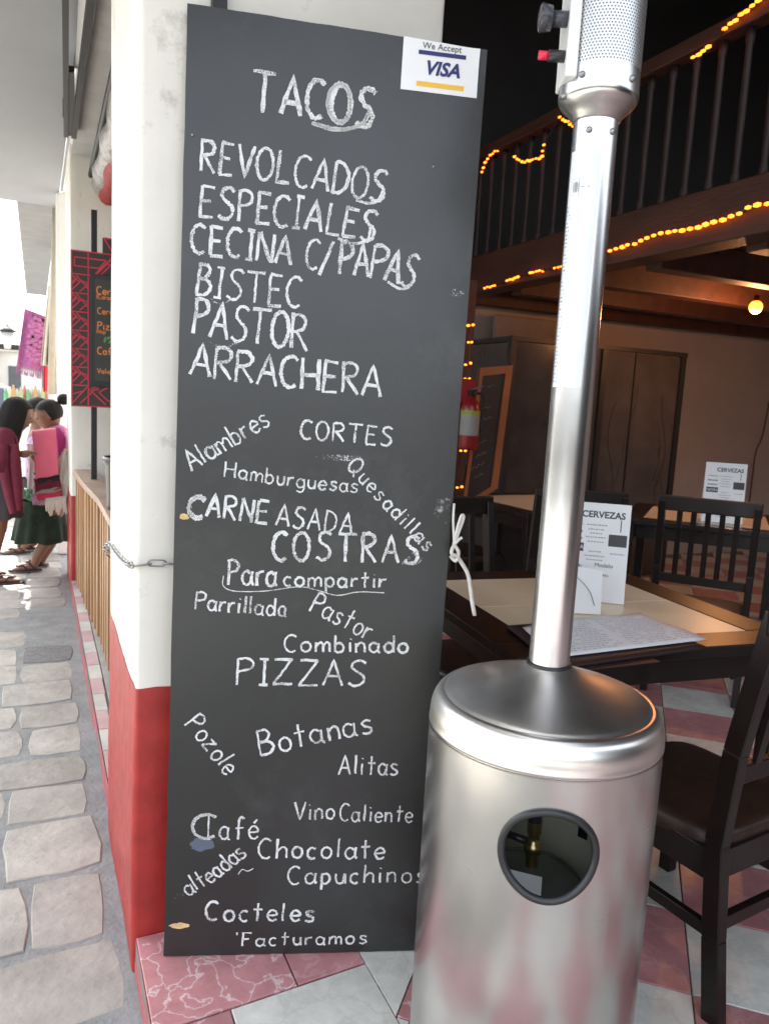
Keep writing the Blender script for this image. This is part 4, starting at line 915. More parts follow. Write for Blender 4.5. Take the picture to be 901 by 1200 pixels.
# white folded napkin card, menu sheets on a dark folder, sauce plate
nb_ = thing('folded_card', 'small white folded card next to the tall beer card', 'card', tuple(atz(660, 718, .7515)))
MB().add([(0, 0, 0), (.11, -.05, 0), (.12, -.03, .14), (.0, .02, .16), (.02, .06, 0), (.13, .0, 0)], [(0, 1, 2, 3), (5, 4, 3, 2)]).build('card', PAPER, nb_)
MB().tube(smooth_path([(.03, -.018, .12), (.07, -.03, .08), (.09, -.04, .03)], 5), .0012, 4).build('print', INK, nb_)
def slabq(name, P, th_, m_, parent=None, curl=0):
    P = [Vector(p) for p in P]
    def f(u, v): a_ = P[0].lerp(P[1], u); b_ = P[3].lerp(P[2], u); p = a_.lerp(b_, v); return p+Vector((0, 0, curl*math.sin(u*PI*1.6)*v*v+curl*.4*math.sin(v*7)*u*u*u))
    mb = MB().grid(f, 14, 10); n0 = len(mb.v); o = mb.build(name, m_, parent); s_ = o.modifiers.new('solid', 'SOLIDIFY'); s_.thickness = th_; s_.offset = -1; return o, f
m1 = [atz(668, 778, .775), atz(832, 752, .775), atz(752, 716, .775), atz(600, 732, .775)]
fo = thing('menu_folder', 'dark menu folder lying under white sheets on the nearest table', 'folder', (m1[0].x, m1[0].y, .7515))
L0 = Vector((m1[0].x, m1[0].y, 0))
def loc_(px, py, z): p = atz(px, py, z); return Vector((p.x, p.y, z-.7515))-Vector((m1[0].x, m1[0].y, 0))
slabq('cover', [loc_(655, 782, .762), loc_(826, 757, .762), loc_(740, 722, .762), loc_(594, 733, .762)], .009, mat('folder_brown', (.03, .015, .014), .5), fo)
MB().box(-.02, -.0, 0, .3, .12, .001).build('back_cover', MATS['folder_brown'], fo)
ms = thing('menu_sheet', 'printed white menu sheets lying on the dark folder', 'menu', (m1[0].x, m1[0].y, .764))
def l2(px, py): p = atz(px, py, .768); return Vector((p.x, p.y, .004))-Vector((m1[0].x, m1[0].y, 0))
so_, ff = slabq('sheet', [l2(650, 770), l2(828, 749), l2(748, 716), l2(612, 735)], .002, PAPER, ms, .006)
pt = MB()
for r_ in range(15):
    for half in (0, 1):
        v_ = .08+r_*.058; u = .05+.48*half
        end = u+.40
        while u < end:
            d = random.uniform(.012, .04)
            if random.random() < .85: pt.add([ff(u, v_)+Vector((0, 0, .0012)), ff(u+d, v_)+Vector((0, 0, .0012)), ff(u+d, v_+.022)+Vector((0, 0, .0012)), ff(u, v_+.022)+Vector((0, 0, .0012))], [(0, 1, 2, 3)])
            u += d+.008
tag(pt.build('print', mat('faint_print', (.6, .6, .62), .6, bump=0), ms), kind='stuff')

# ------------------------------------------------------------------ railing between the pillars
rl = thing('wooden_railing', 'wooden railing with upright slats between the two white pillars', 'railing', (.27, 4.2, 0))
RP = [Vector((.275, 2.62, .80)), Vector((.325, 3.55, .80)), Vector((.322, 4.3, .80)), Vector((.285, 5.0, .80)), Vector((.262, 5.8, .80))]
o0 = Vector((.27, 4.2, 0)); GR = WOODR
for i in range(4):
    a_, b_ = RP[i]-o0, RP[i+1]-o0; off = Vector((.035, 0, 0)); dd = (b_-a_).normalized()*.002
    MB().bar(a_+off+dd, b_+off-dd, .13, .035).build('rail_board', GR, rl, bevel=.004)
def rail_at(y_):
    for i in range(4):
        if RP[i].y <= y_ <= RP[i+1].y: return RP[i].lerp(RP[i+1], (y_-RP[i].y)/(RP[i+1].y-RP[i].y))
    return RP[-1]
y_ = 2.70; k = 0
while y_ < 5.76:
    p = rail_at(y_); wd_ = .055 if k % 4 else .09
    MB().box(p.x-o0.x-.012, y_-o0.y, .013, p.x-o0.x+.02, y_-o0.y+wd_, .780).build('slat', WOODP, rl, bevel=.002); y_ += .145; k += 1
MB().bar((RP[0]+Vector((.045, .02, -.05)))-o0, (RP[2]+Vector((.045, 0, -.05)))-o0, .03, .06).build('inner_rail', WOODP, rl); MB().bar((RP[2]+Vector((.045, .002, -.05)))-o0, (RP[4]+Vector((.045, 0, -.05)))-o0, .03, .06).build('inner_rail', WOODP, rl)

# ------------------------------------------------------------------ red patterned menu sign on a post
SY = 5.15
s0 = aty(84, 476, SY); s1 = aty(84, 292, SY); SWd = .70; SH = s1.z-s0.z
sgn = thing('menu_sign', 'black menu sign with red geometric pattern and orange writing behind the pillar', 'sign', (s0.x, SY, s0.z))
SBK = mat('sign_black', (.045, .03, .03), .6, bump=0); SRD = mat('sign_red_line', (.55, .035, .06), .5, bump=0, var=.15); SOR = mat('sign_orange_chalk', (.8, .25, .06), .8, bump=0)
MB().box(0, 0, 0, SWd, .02, SH).build('panel', SBK, sgn)
MB().box(.11, -.012, SH*.135, SWd-.11, -.001, SH*.86).build('inner_frame', BLACK, sgn, bevel=.003); MB().box(.135, -.015, SH*.175, SWd-.135, -.0125, SH*.83).build('slate', mat('sign_slate', (.045, .05, .045), .7, bump=0), sgn)
MS = Matrix(((1, 0, 0, 0), (0, 0, -1, 0), (0, 1, 0, 0), (0, 0, 0, 1)))
pat = MB()
def pl_(pts, w_=.0065): ribbon(pat, pts, w_, MS, .002, .05)
for x_ in (.004, .098): pl_([(x_, .004), (x_, SH-.004)], .007)
pl_([(0, .004), (SWd, .004)]); pl_([(0, SH-.004), (SWd, SH-.004)]); pl_([(0, .85*SH), (.3, .85*SH)])
for k in range(6):
    y0 = .14*SH+k*.118*SH; hh_ = .118*SH
    pl_([(.006, y0), (.096, y0)]); pl_([(.006, y0+hh_*.15), (.06, y0+hh_*.7), (.096, y0+hh_*.55)]); pl_([(.03, y0+hh_*.95), (.096, y0+hh_*.3)]); pl_([(.006, y0+hh_*.95), (.05, y0+hh_*.6)]); pl_([(.05, y0+.1*hh_), (.096, y0+.5*hh_)])
    pl_([(.006, y0+hh_*.5), (.03, y0+hh_*.75)], .012)
pl_([(.02, .90*SH), (.16, .90*SH), (.2, .955*SH), (.02, .955*SH), (.02, .90*SH)]); pl_([(.14, .86*SH), (.24, .98*SH)], .012); pl_([(.17, .86*SH), (.27, .98*SH)]); pl_([(.2, .93*SH), (.4, .93*SH)])
pl_([(.006, .02*SH), (.09, .13*SH), (.2, .02*SH)]); pl_([(.05, .02*SH), (.13, .11*SH)]); pl_([(.16, .1*SH), (.22, .04*SH), (.27, .1*SH), (.22, .14*SH), (.16, .1*SH)]); pl_([(.12, .115*SH), (.155, .115*SH), (.155, .13*SH), (.12, .13*SH), (.12, .115*SH)]); pl_([(.006, .08*SH), (.06, .1*SH)])
pat.build('red_pattern', SRD, sgn)
def ow(txt, x, v, h):
    st_, tw_ = glyph_strokes(txt, .18); b = MB()
    for s_ in st_: ribbon(b, [(x+px*h, v*SH+py*h) for px, py in s_], h*.15, MS, .0165, .05)
    b.build('sign_lettering', SOR, sgn)
ow('Cerve', .145, .735, .045); ow('(Coron', .145, .705, .026); ow('Cerve', .15, .61, .036); ow('Pizza', .15, .51, .045); ow('(Nap', .145, .485, .022); ow('Café', .15, .35, .042); ow('Valido', .15, .225, .03)
lf = MB(); LG = mat('leaf_green', (.12, .3, .08), .6)
for (x_, v_, a_) in ((.2, .45, 30), (.215, .42, 60), (.235, .455, 10), (.19, .425, 80), (.24, .28, 50), (.23, .25, 75), (.25, .31, 20)):
    c, s_ = math.cos(math.radians(a_)), math.sin(math.radians(a_)); z_ = v_*SH
    lf.add([(x_, -.018, z_), (x_+.012*c+.008*s_, -.019, z_+.012*s_-.008*c), (x_+.045*c, -.018, z_+.045*s_), (x_+.012*c-.008*s_, -.019, z_+.012*s_+.008*c)], [(0, 1, 2, 3)])
lf.build('painted_leaves', LG, sgn)
star = MB(); star.add([(.255, -.004, .09*SH), (.22, -.004, .15*SH), (.27, -.004, .13*SH), (.31, -.004, .17*SH), (.31, -.004, .02*SH), (.27, -.004, .05*SH), (.225, -.004, .02*SH), (.245, -.004, .07*SH)], [(0, 1, 2, 3, 4, 5, 6, 7)]); star.build('white_star', PAPER, sgn)
xp = aty(112, 530, SY).x-s0.x
MB().box(xp-.022, .022, -s0.z, xp+.012, .05, SH+.25).build('post', BLACKM, sgn)
crn = MB(); crn.box(.18, 0, SH+.001, SWd-.18, .02, SH+.09); crn.build('crest', SBK, sgn)
cp = MB(); ribbon(cp, [(.19, SH+.085), (.23, SH+.02), (.3, SH+.06), (.4, SH+.02)], .008, MS, .002); ribbon(cp, [(.19, SH+.088), (.42, SH+.088)], .008, MS, .002); cp.build('red_pattern', SRD, sgn)
# black pot behind the rail
bp0 = aty(118, 560, 3.9)
pot = thing('black_planter', 'black plastic tub standing behind the railing next to the pillar', 'tub', (bp0.x+.15, 3.9, .02))
zt_ = aty(122, 540, 3.9).z
MB().lathe([(0, 0), (.08, 0), (.13, zt_-.04), (.14, zt_-.03), (.14, zt_), (.125, zt_), (.07, .1)], 28).build('tub', BLACK, pot)
MB().lathe([(.121, zt_-.2), (.123, zt_-.14)], 28).build('blue_label', mat('blue_label', (.03, .08, .5), .5, bump=0), pot)
# rolled awning above
aw = thing('rolled_awning', 'rolled up silver and red plastic awning tied under the arcade ceiling', 'awning', (.44, 5.3, 2.55))
A0, A1 = atx(137, 165, .44), atx(111, 256, .44)
c0 = Vector((.44, 5.3, 2.55)); P = [A0.lerp(A1, t_/9)-c0 for t_ in range(-6, 10)]
FOIL = mat('clear_plastic', (.33, .31, .30), .2, var=.2, bump=.8, bscale=12, bdist=.03)
rr_ = [.085*(1+.16*math.sin(i*2.3)) for i in range(16)]; rr_[-1] = .05
MB().tube([p+Vector((0, 0, .0)) for p in P], rr_, 14).build('plastic_roll', FOIL, aw)
MB().tube([p+Vector((.03, -.07, -.05+.01*math.sin(i))) for i, p in enumerate(P)], [.07*(1+.1*math.sin(i*1.7)) for i in range(14)]+[.045, .015], 12).build('red_fabric', mat('awning_red', (.30, .03, .03), .6, bump=.6, bscale=14, bdist=.02), aw)
MB().tube([p+Vector((-.085, 0, .05)) for p in P], .018, 6).build('tie_rope', BLACKM, aw)

# ------------------------------------------------------------------ far street
def cloth(name, label, cat, corners, m_, amp=.03, waves=5, th_=.006, extra=None):
    """hanging cloth between corners TL, TR, BR, BL"""
    P = [Vector(c) for c in corners]; o0 = (P[0]+P[1])/2
    t = thing(name, label, cat, tuple(o0))
    def f(u, v): p = P[0].lerp(P[1], u).lerp(P[3].lerp(P[2], u), v)-o0; return p+Vector((0, amp*math.sin(u*waves*PI)*(.3+.7*v), 0))
    o = MB().grid(f, 28, 14).build('cloth', m_, t); s_ = o.modifiers.new('solid', 'SOLIDIFY'); s_.thickness = th_
    if extra: extra(t, f)
    return t
def texq(*p, Y): return [aty(x, y, Y) for x, y in p]
PUR = mat('purple_weave', (.36, .10, .26), .85, var=.25, scale=30, sheen=.3); PURD = mat('black_weave', (.03, .02, .03), .9); PURL = mat('pink_flowers', (.45, .15, .33), .85, var=.3, scale=30)
def rug(t, f):
    b = MB(); b.grid(lambda u, v: f(.35+.65*u, .06+.78*v)+Vector((0, -.02, 0)), 20, 12); b.build('black_field', PURD, t)
    fl_ = MB(); r = random.Random(5)
    for k in range(26):
        u, v = r.uniform(.45, .95), r.uniform(.12, .8); c = f(u, v); 
        for j in range(5): a_ = j*1.256+k; fl_.ico((c.x+.035*math.cos(a_), c.y-.028, c.z+.04*math.sin(a_)), .026, 1, (1, .15, 1))
    fl_.build('flower_pattern', PURL, t)
    fr = MB()
    for k in range(30): p = f(k/29, 1.0); fr.tube([p, p+Vector((.004*math.sin(k*3), 0, -.035)), p+Vector((.01*math.sin(k), 0, -.08))], .005, 4)
    fr.build('fringe', mat('fringe_purple', (.32, .14, .25), .9), t)
cloth('hanging_rug', 'purple fringed rug with pink flowers on black hanging over the pavement', 'textile', texq((29, 361), (57, 372), (53, 436), (20, 428), Y=8.6), PUR, .03, 3, extra=rug)
CRM = mat('cream_wool', (.58, .52, .42), .9, var=.08, scale=12, bump=.5, bscale=60)
cloth('cream_blanket', 'cream wool blanket hanging folded beside the purple rug', 'textile', texq((57, 335), (64, 335), (60, 430), (48, 428), Y=8.3), CRM, .05, 4)
cloth('cream_blanket', 'second cream blanket, hanging next to the white pillar shaft', 'textile', texq((62, 385), (69, 380), (68, 431), (58, 431), Y=8.2), CRM, .04, 3)
cloth('grey_scarf', 'grey beige ribbed scarf hanging below the cream blankets', 'textile', texq((59, 425), (68, 425), (67, 462), (57, 462), Y=8.25), mat('grey_wool', (.36, .34, .28), .9, var=.15, scale=20), .03, 5)
cloth('red_scarf', 'bright red scarf hanging below the purple rug', 'textile', texq((53, 380), (57, 378), (57, 459), (51, 459), Y=8.4), mat('red_wool', (.65, .04, .05), .85), .02, 2)
tag(MB().tube([aty(60, 462, 7.9), aty(66, 244, 7.9)], .03, 8).build('hanging_pole', mat('bamboo', (.42, .38, .3), .7)), 'upright pole carrying the textiles under the eave', 'pole')
tag(MB().box(.17, 7.3, -.1, .26, 7.42, 3.0).build('drainpipe', WHITE2, bevel=.02), 'white downpipe between the textiles and the far pillar', 'pipe')
# stall with coloured goods
sc_ = aty(30, 470, 9.6)
stl = thing('market_stall', 'low street stall covered with a white cloth under the hanging rug', 'stall', (sc_.x, 9.7, SZ))
MB().box(-.22, -.2, 0, .25, .3, 1.28).build('covered_table', mat('white_cloth', (.7, .72, .7), .8), stl)
cols = [((.12, .35, .18), 'green'), ((.6, .58, .5), 'white'), ((.5, .3, .14), 'orange'), ((.4, .5, .55), 'pale blue'), ((.4, .45, .2), 'lime'), ((.4, .18, .18), 'red')]
for k in range(12):
    cc, nm = cols[k % 6]; x_ = sc_.x-.19+.037*k
    o = MB().lathe([(0, 0), (.022, 0), (.024, .09+.02*(k % 3)), (.01, .13+.02*(k % 3)), (.01, .15+.02*(k % 3)), (0, .15+.02*(k % 3))], 10, c=(x_, 9.55+.06*(k % 2), SZ+1.281)).build('bottle', mat('goods_'+nm.replace(' ', '_'), cc, .4, bump=0))
    tag(o, '%s bottle on the stall, %s' % (nm, 'in the left half of the row' if k < 6 else 'in the right half of the row'), 'bottle', 'bottles on the market stall')
# parked car at the far left
cx_ = aty(0, 480, 15.5).x-.55
car = thing('parked_car', 'dark parked car with lit red tail lamps down the street', 'car', (cx_, 15.5, SZ))
CB = mat('car_paint', (.05, .06, .08), .25, metal=.3, bump=0, coat=.8)
prof_ = [(-.85, .25), (-.88, .6), (-.82, .85), (-.66, 1.38), (-.5, 1.45), (.5, 1.45), (.66, 1.38), (.82, .85), (.88, .6), (.85, .25)]
def carb(u, v):
    i = v*9; k = min(8, int(i)); f = i-k; x = prof_[k][0]*(1-f)+prof_[k+1][0]*f; z = prof_[k][1]*(1-f)+prof_[k+1][1]*f
    y = u*4.0; 
    if z > .85: y = .25+(z-.85)*.5+u*(3.0-(z-.85)*1.2)
    return (x, y, z)
MB().grid(carb, 10, 36).build('body', CB, car)
MB().add([(-.85, .0, .25), (.85, 0, .25), (.88, 0, .6), (.82, 0, .85), (-.82, 0, .85), (-.88, 0, .6)], [(0, 1, 2, 3, 4, 5)]).build('tailgate', CB, car)
MB().add([(-.78, .27, .88), (.78, .27, .88), (.6, .52, 1.38), (-.6, .52, 1.38)], [(0, 1, 2, 3)]).build('rear_window', mat('car_glass', (.1, .12, .14), .1, bump=0), car)
for s_ in (-1, 1):
    MB().box(s_*.76-.09, -.02, .62, s_*.76+.09, .0-.001, .8).build('tail_lamp', mat('tail_lamp', (.6, .02, .01), .3, bump=0, emit=((1, .05, .02), 2)), car)
    for yy in (.7, 3.3): MB().lathe([(.0, -.1), (.3, -.1), (.32, 0), (.3, .1), (0, .1)], 20, M=Matrix.Translation((s_*.78, yy, .32)) @ Matrix.Rotation(PI/2, 4, 'Y')).build('wheel', BLACK, car)
# far buildings and a lamp silhouette
FB = mat('far_facade', (.7, .66, .6), .9, var=.1, scale=.5); FW = mat('far_window', (.1, .1, .11), .4, bump=0)
for nm, x0, x1, y0, hgt, lb in (('far_building', -9.5, -1.6, 34, 2.6, 'pale house closing the street far away, nearest the left edge'), ('far_building', -1.5, 1.2, 38, 2.8, 'pale house far down the street behind the rug')):
    t = thing(nm, lb, 'building', ((x0+x1)/2, y0, SZ)); w2 = (x1-x0)/2
    MB().box(-w2, 0, 0, w2, 6, hgt).build('wall', FB, t); MB().box(-w2-.2, -.3, hgt+.003, w2+.2, 6.2, hgt+.2).build('roof', mat('far_roof', (.5, .45, .4), .9), t)
    n = max(2, int(w2*2/1.2))
    for k in range(n):
        xx = -w2+(k+.5)*2*w2/n
        MB().box(xx-.25, -.03, hgt-1.7, xx+.25, -.004, hgt-.6).build('window', FW, t)
sb = MB().box(-9.3, 9, SZ, -9.0, 60, 5).build('opposite_house', FB); tag(sb, 'long pale facade on the opposite side of the street', 'building')
lt_ = aty(9, 388, 13)
lm_ = thing('street_lantern', 'dark street lantern silhouetted against the white sky at the left edge', 'lantern', tuple(lt_))
MB().lathe([(0, .12), (.05, .05), (.14, .0), (.14, -.01), (0, -.01)], 12).build('hood', BLACKM, lm_)
MB().box(-.3, -.02, -.27, .25, .02, -.19).build('bracket_arm', BLACKM, lm_); MB().lathe([(0, -.26), (.05, -.26), (.1, -.02), (0, -.02)], 10).build('glass', mat('lantern_glass', (.6, .6, .6), .3, bump=0), lm_)
MB().tube([(.0-.3, 0, -.23), (-.9, 0, -.23)], .02, 6).build('pole_arm', BLACKM, lm_)

# ------------------------------------------------------------------ people
SKIN = mat('skin', (.21, .10, .06), .55, var=.08, bump=.05); HAIR = mat('black_hair', (.008, .006, .005), .65, spec=.25, var=.5, scale=60, stretch=(8, 8, .6), bump=.3, bscale=90)
MAG = mat('magenta_blouse', (.32, .012, .14), .8, var=.15, scale=12, sheen=.3, bump=.3, bscale=25); CRI = mat('crimson_shawl', (.12, .008, .025), .85, var=.2, scale=10, bump=.3, bscale=25)
GRN = mat('dark_green_skirt', (.014, .03, .017), .95, var=.3, scale=14, bump=.6, bscale=60); PNK = mat('pink_textile', (.66, .12, .19), .8, var=.05, scale=14, sheen=.3, bump=.4, bscale=120)
DKS = mat('dark_skirt', (.05, .04, .045), .9); SAN = mat('sandal', (.03, .02, .018), .6); LAV = mat('lavender_top', (.4, .3, .5), .8); WOLC = mat('cream_shawl', (.62, .58, .50), .9, var=.08, bump=.6, bscale=80)
def head(parent, c, yaw, tilt, s=1.0):
    """head: skull with brow, nose, chin, ears; faces local -x turned by yaw"""
    M = Matrix.Translation(c) @ Matrix.Rotation(yaw, 4, 'Z') @ Matrix.Rotation(tilt, 4, 'Y')
    mb = MB()
    def f(u, v):
        a_ = 2*PI*u; b_ = -PI/2+PI*v; x = math.cos(b_)*math.cos(a_); y = math.cos(b_)*math.sin(a_); z = math.sin(b_)
        X, Y_, Z_ = -x*.088, y*.070, z*.108                # face towards -x
        if z < 0: X *= 1-.18*(-z)*(1 if x < 0 else .0); Y_ *= 1-.32*(-z)
        if x > 0:
            X -= .026*math.exp(-(y/.16)**2-((z+.12)/.16)**2)*1.0      # nose
            X -= .010*math.exp(-(y/.35)**2-((z+.5)/.10)**2)           # lips
            X -= .012*math.exp(-(y/.35)**2-((z+.85)/.18)**2)          # chin
            X -= .007*math.exp(-((z-.18)/.1)**2)                      # brow
            X += .010*math.exp(-((abs(y)-.36)/.14)**2-((z-.05)/.10)**2)   # eye sockets
        return M @ Vector((X*s, Y_*s, Z_*s))
    mb.grid(f, 40, 28).build('head', SKIN, parent)
    ey = MB()
    for k in (-1, 1): p = M @ Vector((-.077*s, k*.026*s, .006*s)); ey.ico(tuple(p), .009*s, 1)
    ey.build('eyes', BLACK, parent)
    er = MB()
    for k in (-1, 1): p = M @ Vector((.008*s, k*.069*s, -.005*s)); er.ico(tuple(p), .018*s, 2, (.8, .4, 1.3))
    er.build('ears', SKIN, parent)
    li = MB(); p = M @ Vector((-.087*s, 0, -.052*s)); li.ico(tuple(p), .012*s, 1, (.4, 1.3, .4)); li.build('lips', mat('lips', (.3, .08, .07), .5, bump=0), parent)
    return M
def hand(parent, wrist, dirv, palm, s=1.0):
    w_ = Vector(wrist); d = Vector(dirv).normalized(); n = Vector(palm).normalized(); sd_ = d.cross(n)
    pts = [(*w_, .018*s), (*(w_+d*.04*s), (.028*s))]; edges = [(0, 1)]
    pts.append((*(w_+d*.07*s), .026*s)); edges.append((1, 2))
    for k, (off, ln) in enumerate(((-.028, .05), (-.010, .062), (.009, .058), (.027, .042))):
        b0 = w_+d*.078*s+sd_*off*s; i0 = len(pts); pts.append((*b0, .0095*s)); edges.append((2, i0))
        p1 = b0+(d*.9+n*.15)*ln*.6*s; p2 = p1+(d*.7+n*.6)*ln*.5*s; pts.append((*p1, .0085*s)); pts.append((*p2, .007*s)); edges += [(i0, i0+1), (i0+1, i0+2)]
    b0 = w_+d*.03*s-sd_*.028*s; i0 = len(pts); pts.append((*b0, .011*s)); pts.append((*(b0+(d*.6-sd_*.7)*.035*s), .0095*s)); pts.append((*(b0+(d*1.2-sd_*.8)*.045*s), .008*s)); edges += [(1, i0), (i0, i0+1), (i0+1, i0+2)]
    return skin('hand', pts, edges, SKIN, parent, 1)
def wavy_skirt(parent, c, z0, z1, r0, r1, m_, n=14, sy=.8, name='skirt', lean=0):
    def f(u, v):
        a_ = 2*PI*u; k = 1-v; r = r0*(1-k)+r1*k; r *= 1+.055*k*math.sin(a_*n)+.03*k*math.sin(a_*5+1)
        return (c[0]+r*math.cos(a_)+lean*k, c[1]+r*sy*math.sin(a_), z0+(z1-z0)*v+.008*math.sin(a_*6)*k)
    return MB().grid(f, 84, 10).build(name, m_, parent)
def foot(parent, c, s=1, dirx=-1):
    x, y, z = c
    skin('foot', [(x, y, z+.06, .032), (x-.01*dirx*-1, y, z+.03, .030), (x+dirx*.08, y, z+.024, (.034, .022)), (x+dirx*.14, y, z+.018, (.036, .016)), (x+dirx*.175, y, z+.014, (.030, .011))], [(0, 1), (1, 2), (2, 3), (3, 4)], SKIN, parent, 2)
    MB().grid(lambda u, v: (x-dirx*.05+dirx*.25*u, y+(v-.5)*(.075+.02*math.sin(u*3)), z+.006), 10, 4).build('sandal_sole', SAN, parent).modifiers.new('s', 'SOLIDIFY').thickness = .012
    MB().tube(smooth_path([(x+dirx*.06, y-.038, z+.01), (x+dirx*.09, y-.02, z+.045), (x+dirx*.13, y, z+.036), (x+dirx*.09, y+.02, z+.045), (x+dirx*.06, y+.038, z+.01)], 4), .007, 6).build('sandal_strap', SAN, parent)
    MB().tube(smooth_path([(x+dirx*.0, y-.034, z+.02), (x+dirx*.05, y-.01, z+.06), (x+dirx*.0, y+.034, z+.02)], 4), .007, 6).build('sandal_strap', SAN, parent)

def A(px, py, Y): return aty(px, py, Y)
# woman on the right, seen from the side, pink textile on her arm
Y2 = 6.72; base = Vector((A(60, 660, Y2).x, Y2, SZ))
w2p = thing('person', 'woman in magenta blouse and green skirt carrying folded pink textile, hair in bun', 'person', tuple(base))
def B2(px, py, dy=0, r=None):
    p = A(px, py, Y2+dy)-base; return (p.x, p.y, p.z, r) if r is not None else p
pts = [B2(64, 590, 0, (.13, .11)), B2(66, 560, 0, (.125, .10)), B2(68, 530, 0, (.13, .115)), B2(68, 510, 0, (.12, .12)), B2(65, 499, 0, .055), B2(61, 492, 0, .048),
       B2(68, 508, -.13, .055), B2(66, 535, -.2, .045), B2(50, 543, -.22, .036), B2(37, 533, -.2, .028),
       B2(68, 508, .13, .055), B2(64, 540, .17, .045), B2(48, 545, .16, .036), B2(36, 534, .1, .028),
       B2(58, 615, -.06, .085), B2(54, 636, -.06, .052), B2(44, 652, -.06, .042), B2(40, 664, -.06, .030),
       B2(64, 615, .09, .085), B2(60, 636, .09, .052), B2(52, 650, .09, .040), B2(48, 660, .09, .030)]
skin('body', pts, [(0, 1), (1, 2), (2, 3), (3, 4), (4, 5), (3, 6), (6, 7), (7, 8), (8, 9), (3, 10), (10, 11), (11, 12), (12, 13), (0, 14), (14, 15), (15, 16), (16, 17), (0, 18), (18, 19), (19, 20), (20, 21)], SKIN, w2p)
bl_pts = [B2(65, 575, 0, (.14, .12)), B2(67, 540, 0, (.14, .125)), B2(69, 512, 0, (.135, .14)), B2(65, 501, 0, .07), B2(69, 509, -.135, .072), B2(67, 528, -.2, .066), B2(58, 537, -.215, .058), B2(69, 509, .135, .072), B2(65, 532, .18, .064)]
skin('blouse', bl_pts, [(0, 1), (1, 2), (2, 3), (2, 4), (4, 5), (5, 6), (2, 7), (7, 8)], MAG, w2p)
ft = B2(42, 668, -.06); foot(w2p, (ft.x, ft.y, .008)); ft = B2(50, 664, .1); foot(w2p, (ft.x, ft.y, .008))
hand(w2p, B2(37, 533, -.2), (-1, 0, .25), (0, -.3, -1), 1.0); hand(w2p, B2(36, 534, .1), (-1, 0, .1), (0, .3, -1), 1.0)
c2 = B2(50, 612); sk2 = wavy_skirt(w2p, (c2.x+.0, c2.y, 0), B2(50, 633).z, B2(64, 586).z, .165, .225, GRN, 12, .85, lean=-.01)
hM = head(w2p, B2(57, 487, -.02), math.radians(0), math.radians(-22), 1.06)
hr = MB(); cH = hM @ Vector((.016, 0, .028))
def hairf(u, v):
    a_ = 2*PI*u; b_ = -.75+(PI/2+.75)*v; r = 1+.02*math.sin(a_*30)
    p = Vector((math.cos(b_)*math.cos(a_)*.104*r, math.cos(b_)*math.sin(a_)*.088*r, math.sin(b_)*.10))
    if p.x < -.02: p.z = max(p.z, .030+(-p.x-.02)*.3); 
    return hM @ (p+Vector((.018, 0, .024)))
hr.grid(hairf, 48, 16).build('hair', HAIR, w2p)
bn = B2(75, 468, 0); MB().ico(tuple(bn), .050, 3, (1, 1, .9)).build('hair_bun', HAIR, w2p)
# folded textiles over her forearm
def drape(name, m_, tl, tr, br_, bl_, dy, th_, amp=.004, label=None, parent=w2p, roll=False):
    P = [B2(*tl, dy), B2(*tr, dy), B2(*br_, dy), B2(*bl_, dy)]
    def f(u, v): p = P[0].lerp(P[1], u).lerp(P[3].lerp(P[2], u), v); return p+Vector((0, amp*math.sin(u*7+v*5)-(.03*math.sqrt(max(0, 1-(1-min(1, v*9))**2)) if roll else 0), amp*.7*math.sin(u*9)*v))
    o = MB().grid(f, 18, 24).build(name, m_, parent); s_ = o.modifiers.new('s', 'SOLIDIFY'); s_.thickness = th_; s_.offset = -1
    if label: o['label'] = label
    return o
drape('folded_textile', PNK, (38, 504), (66, 501), (69, 556), (42, 561), -.30, -.03, label='pink folded textile', roll=True)
drape('folded_textile', mat('black_cloth', (.02, .015, .02), .9), (41, 556), (69, 552), (70, 563), (46, 568), -.285, -.05, label='black folded cloth under the pink one')
drape('folded_textile', CRI, (41, 563), (71, 562), (72, 574), (42, 577), -.28, -.06, label='crimson folded cloth'); drape('folded_textile', mat('grey_stripe', (.25, .22, .2), .9), (41, 575), (72, 571), (72, 575), (42, 580), -.285, -.05, label='grey striped edge'); drape('folded_textile', mat('rose_cloth', (.5, .03, .08), .85), (42, 579), (72, 575), (73, 583), (45, 587), -.275, -.06, label='rose folded cloth')
drape('shawl', WOLC, (67, 532), (80, 526), (79, 598), (66, 588), -.24, -.03, .012, label='cream wool shawl')
fr = MB()
for k in range(16): p = B2(55+k*1.5, 584-.2*k, -.27); fr.tube([p, p+Vector((.006*math.sin(k*2), -.01, -.05)), p+Vector((.01*math.sin(k), -.01, -.10-.02*(k % 3)))], [.012, .011, .006], 6)
fr.build('shawl_fringe', WOLC, w2p)
drape('white_bag', PAPER, (34, 520), (38, 520), (40, 582), (33, 582), -.16, -.03); drape('green_pouch', mat('green_cloth', (.12, .35, .2), .8), (32, 574), (39, 574), (38, 588), (30, 585), -.17, -.04)
drape('patterned_pouch', mat('pouch_mix', (.4, .3, .4), .8, var=.6, scale=50), (37, 580), (48, 580), (58, 592), (39, 592), -.2, -.03)

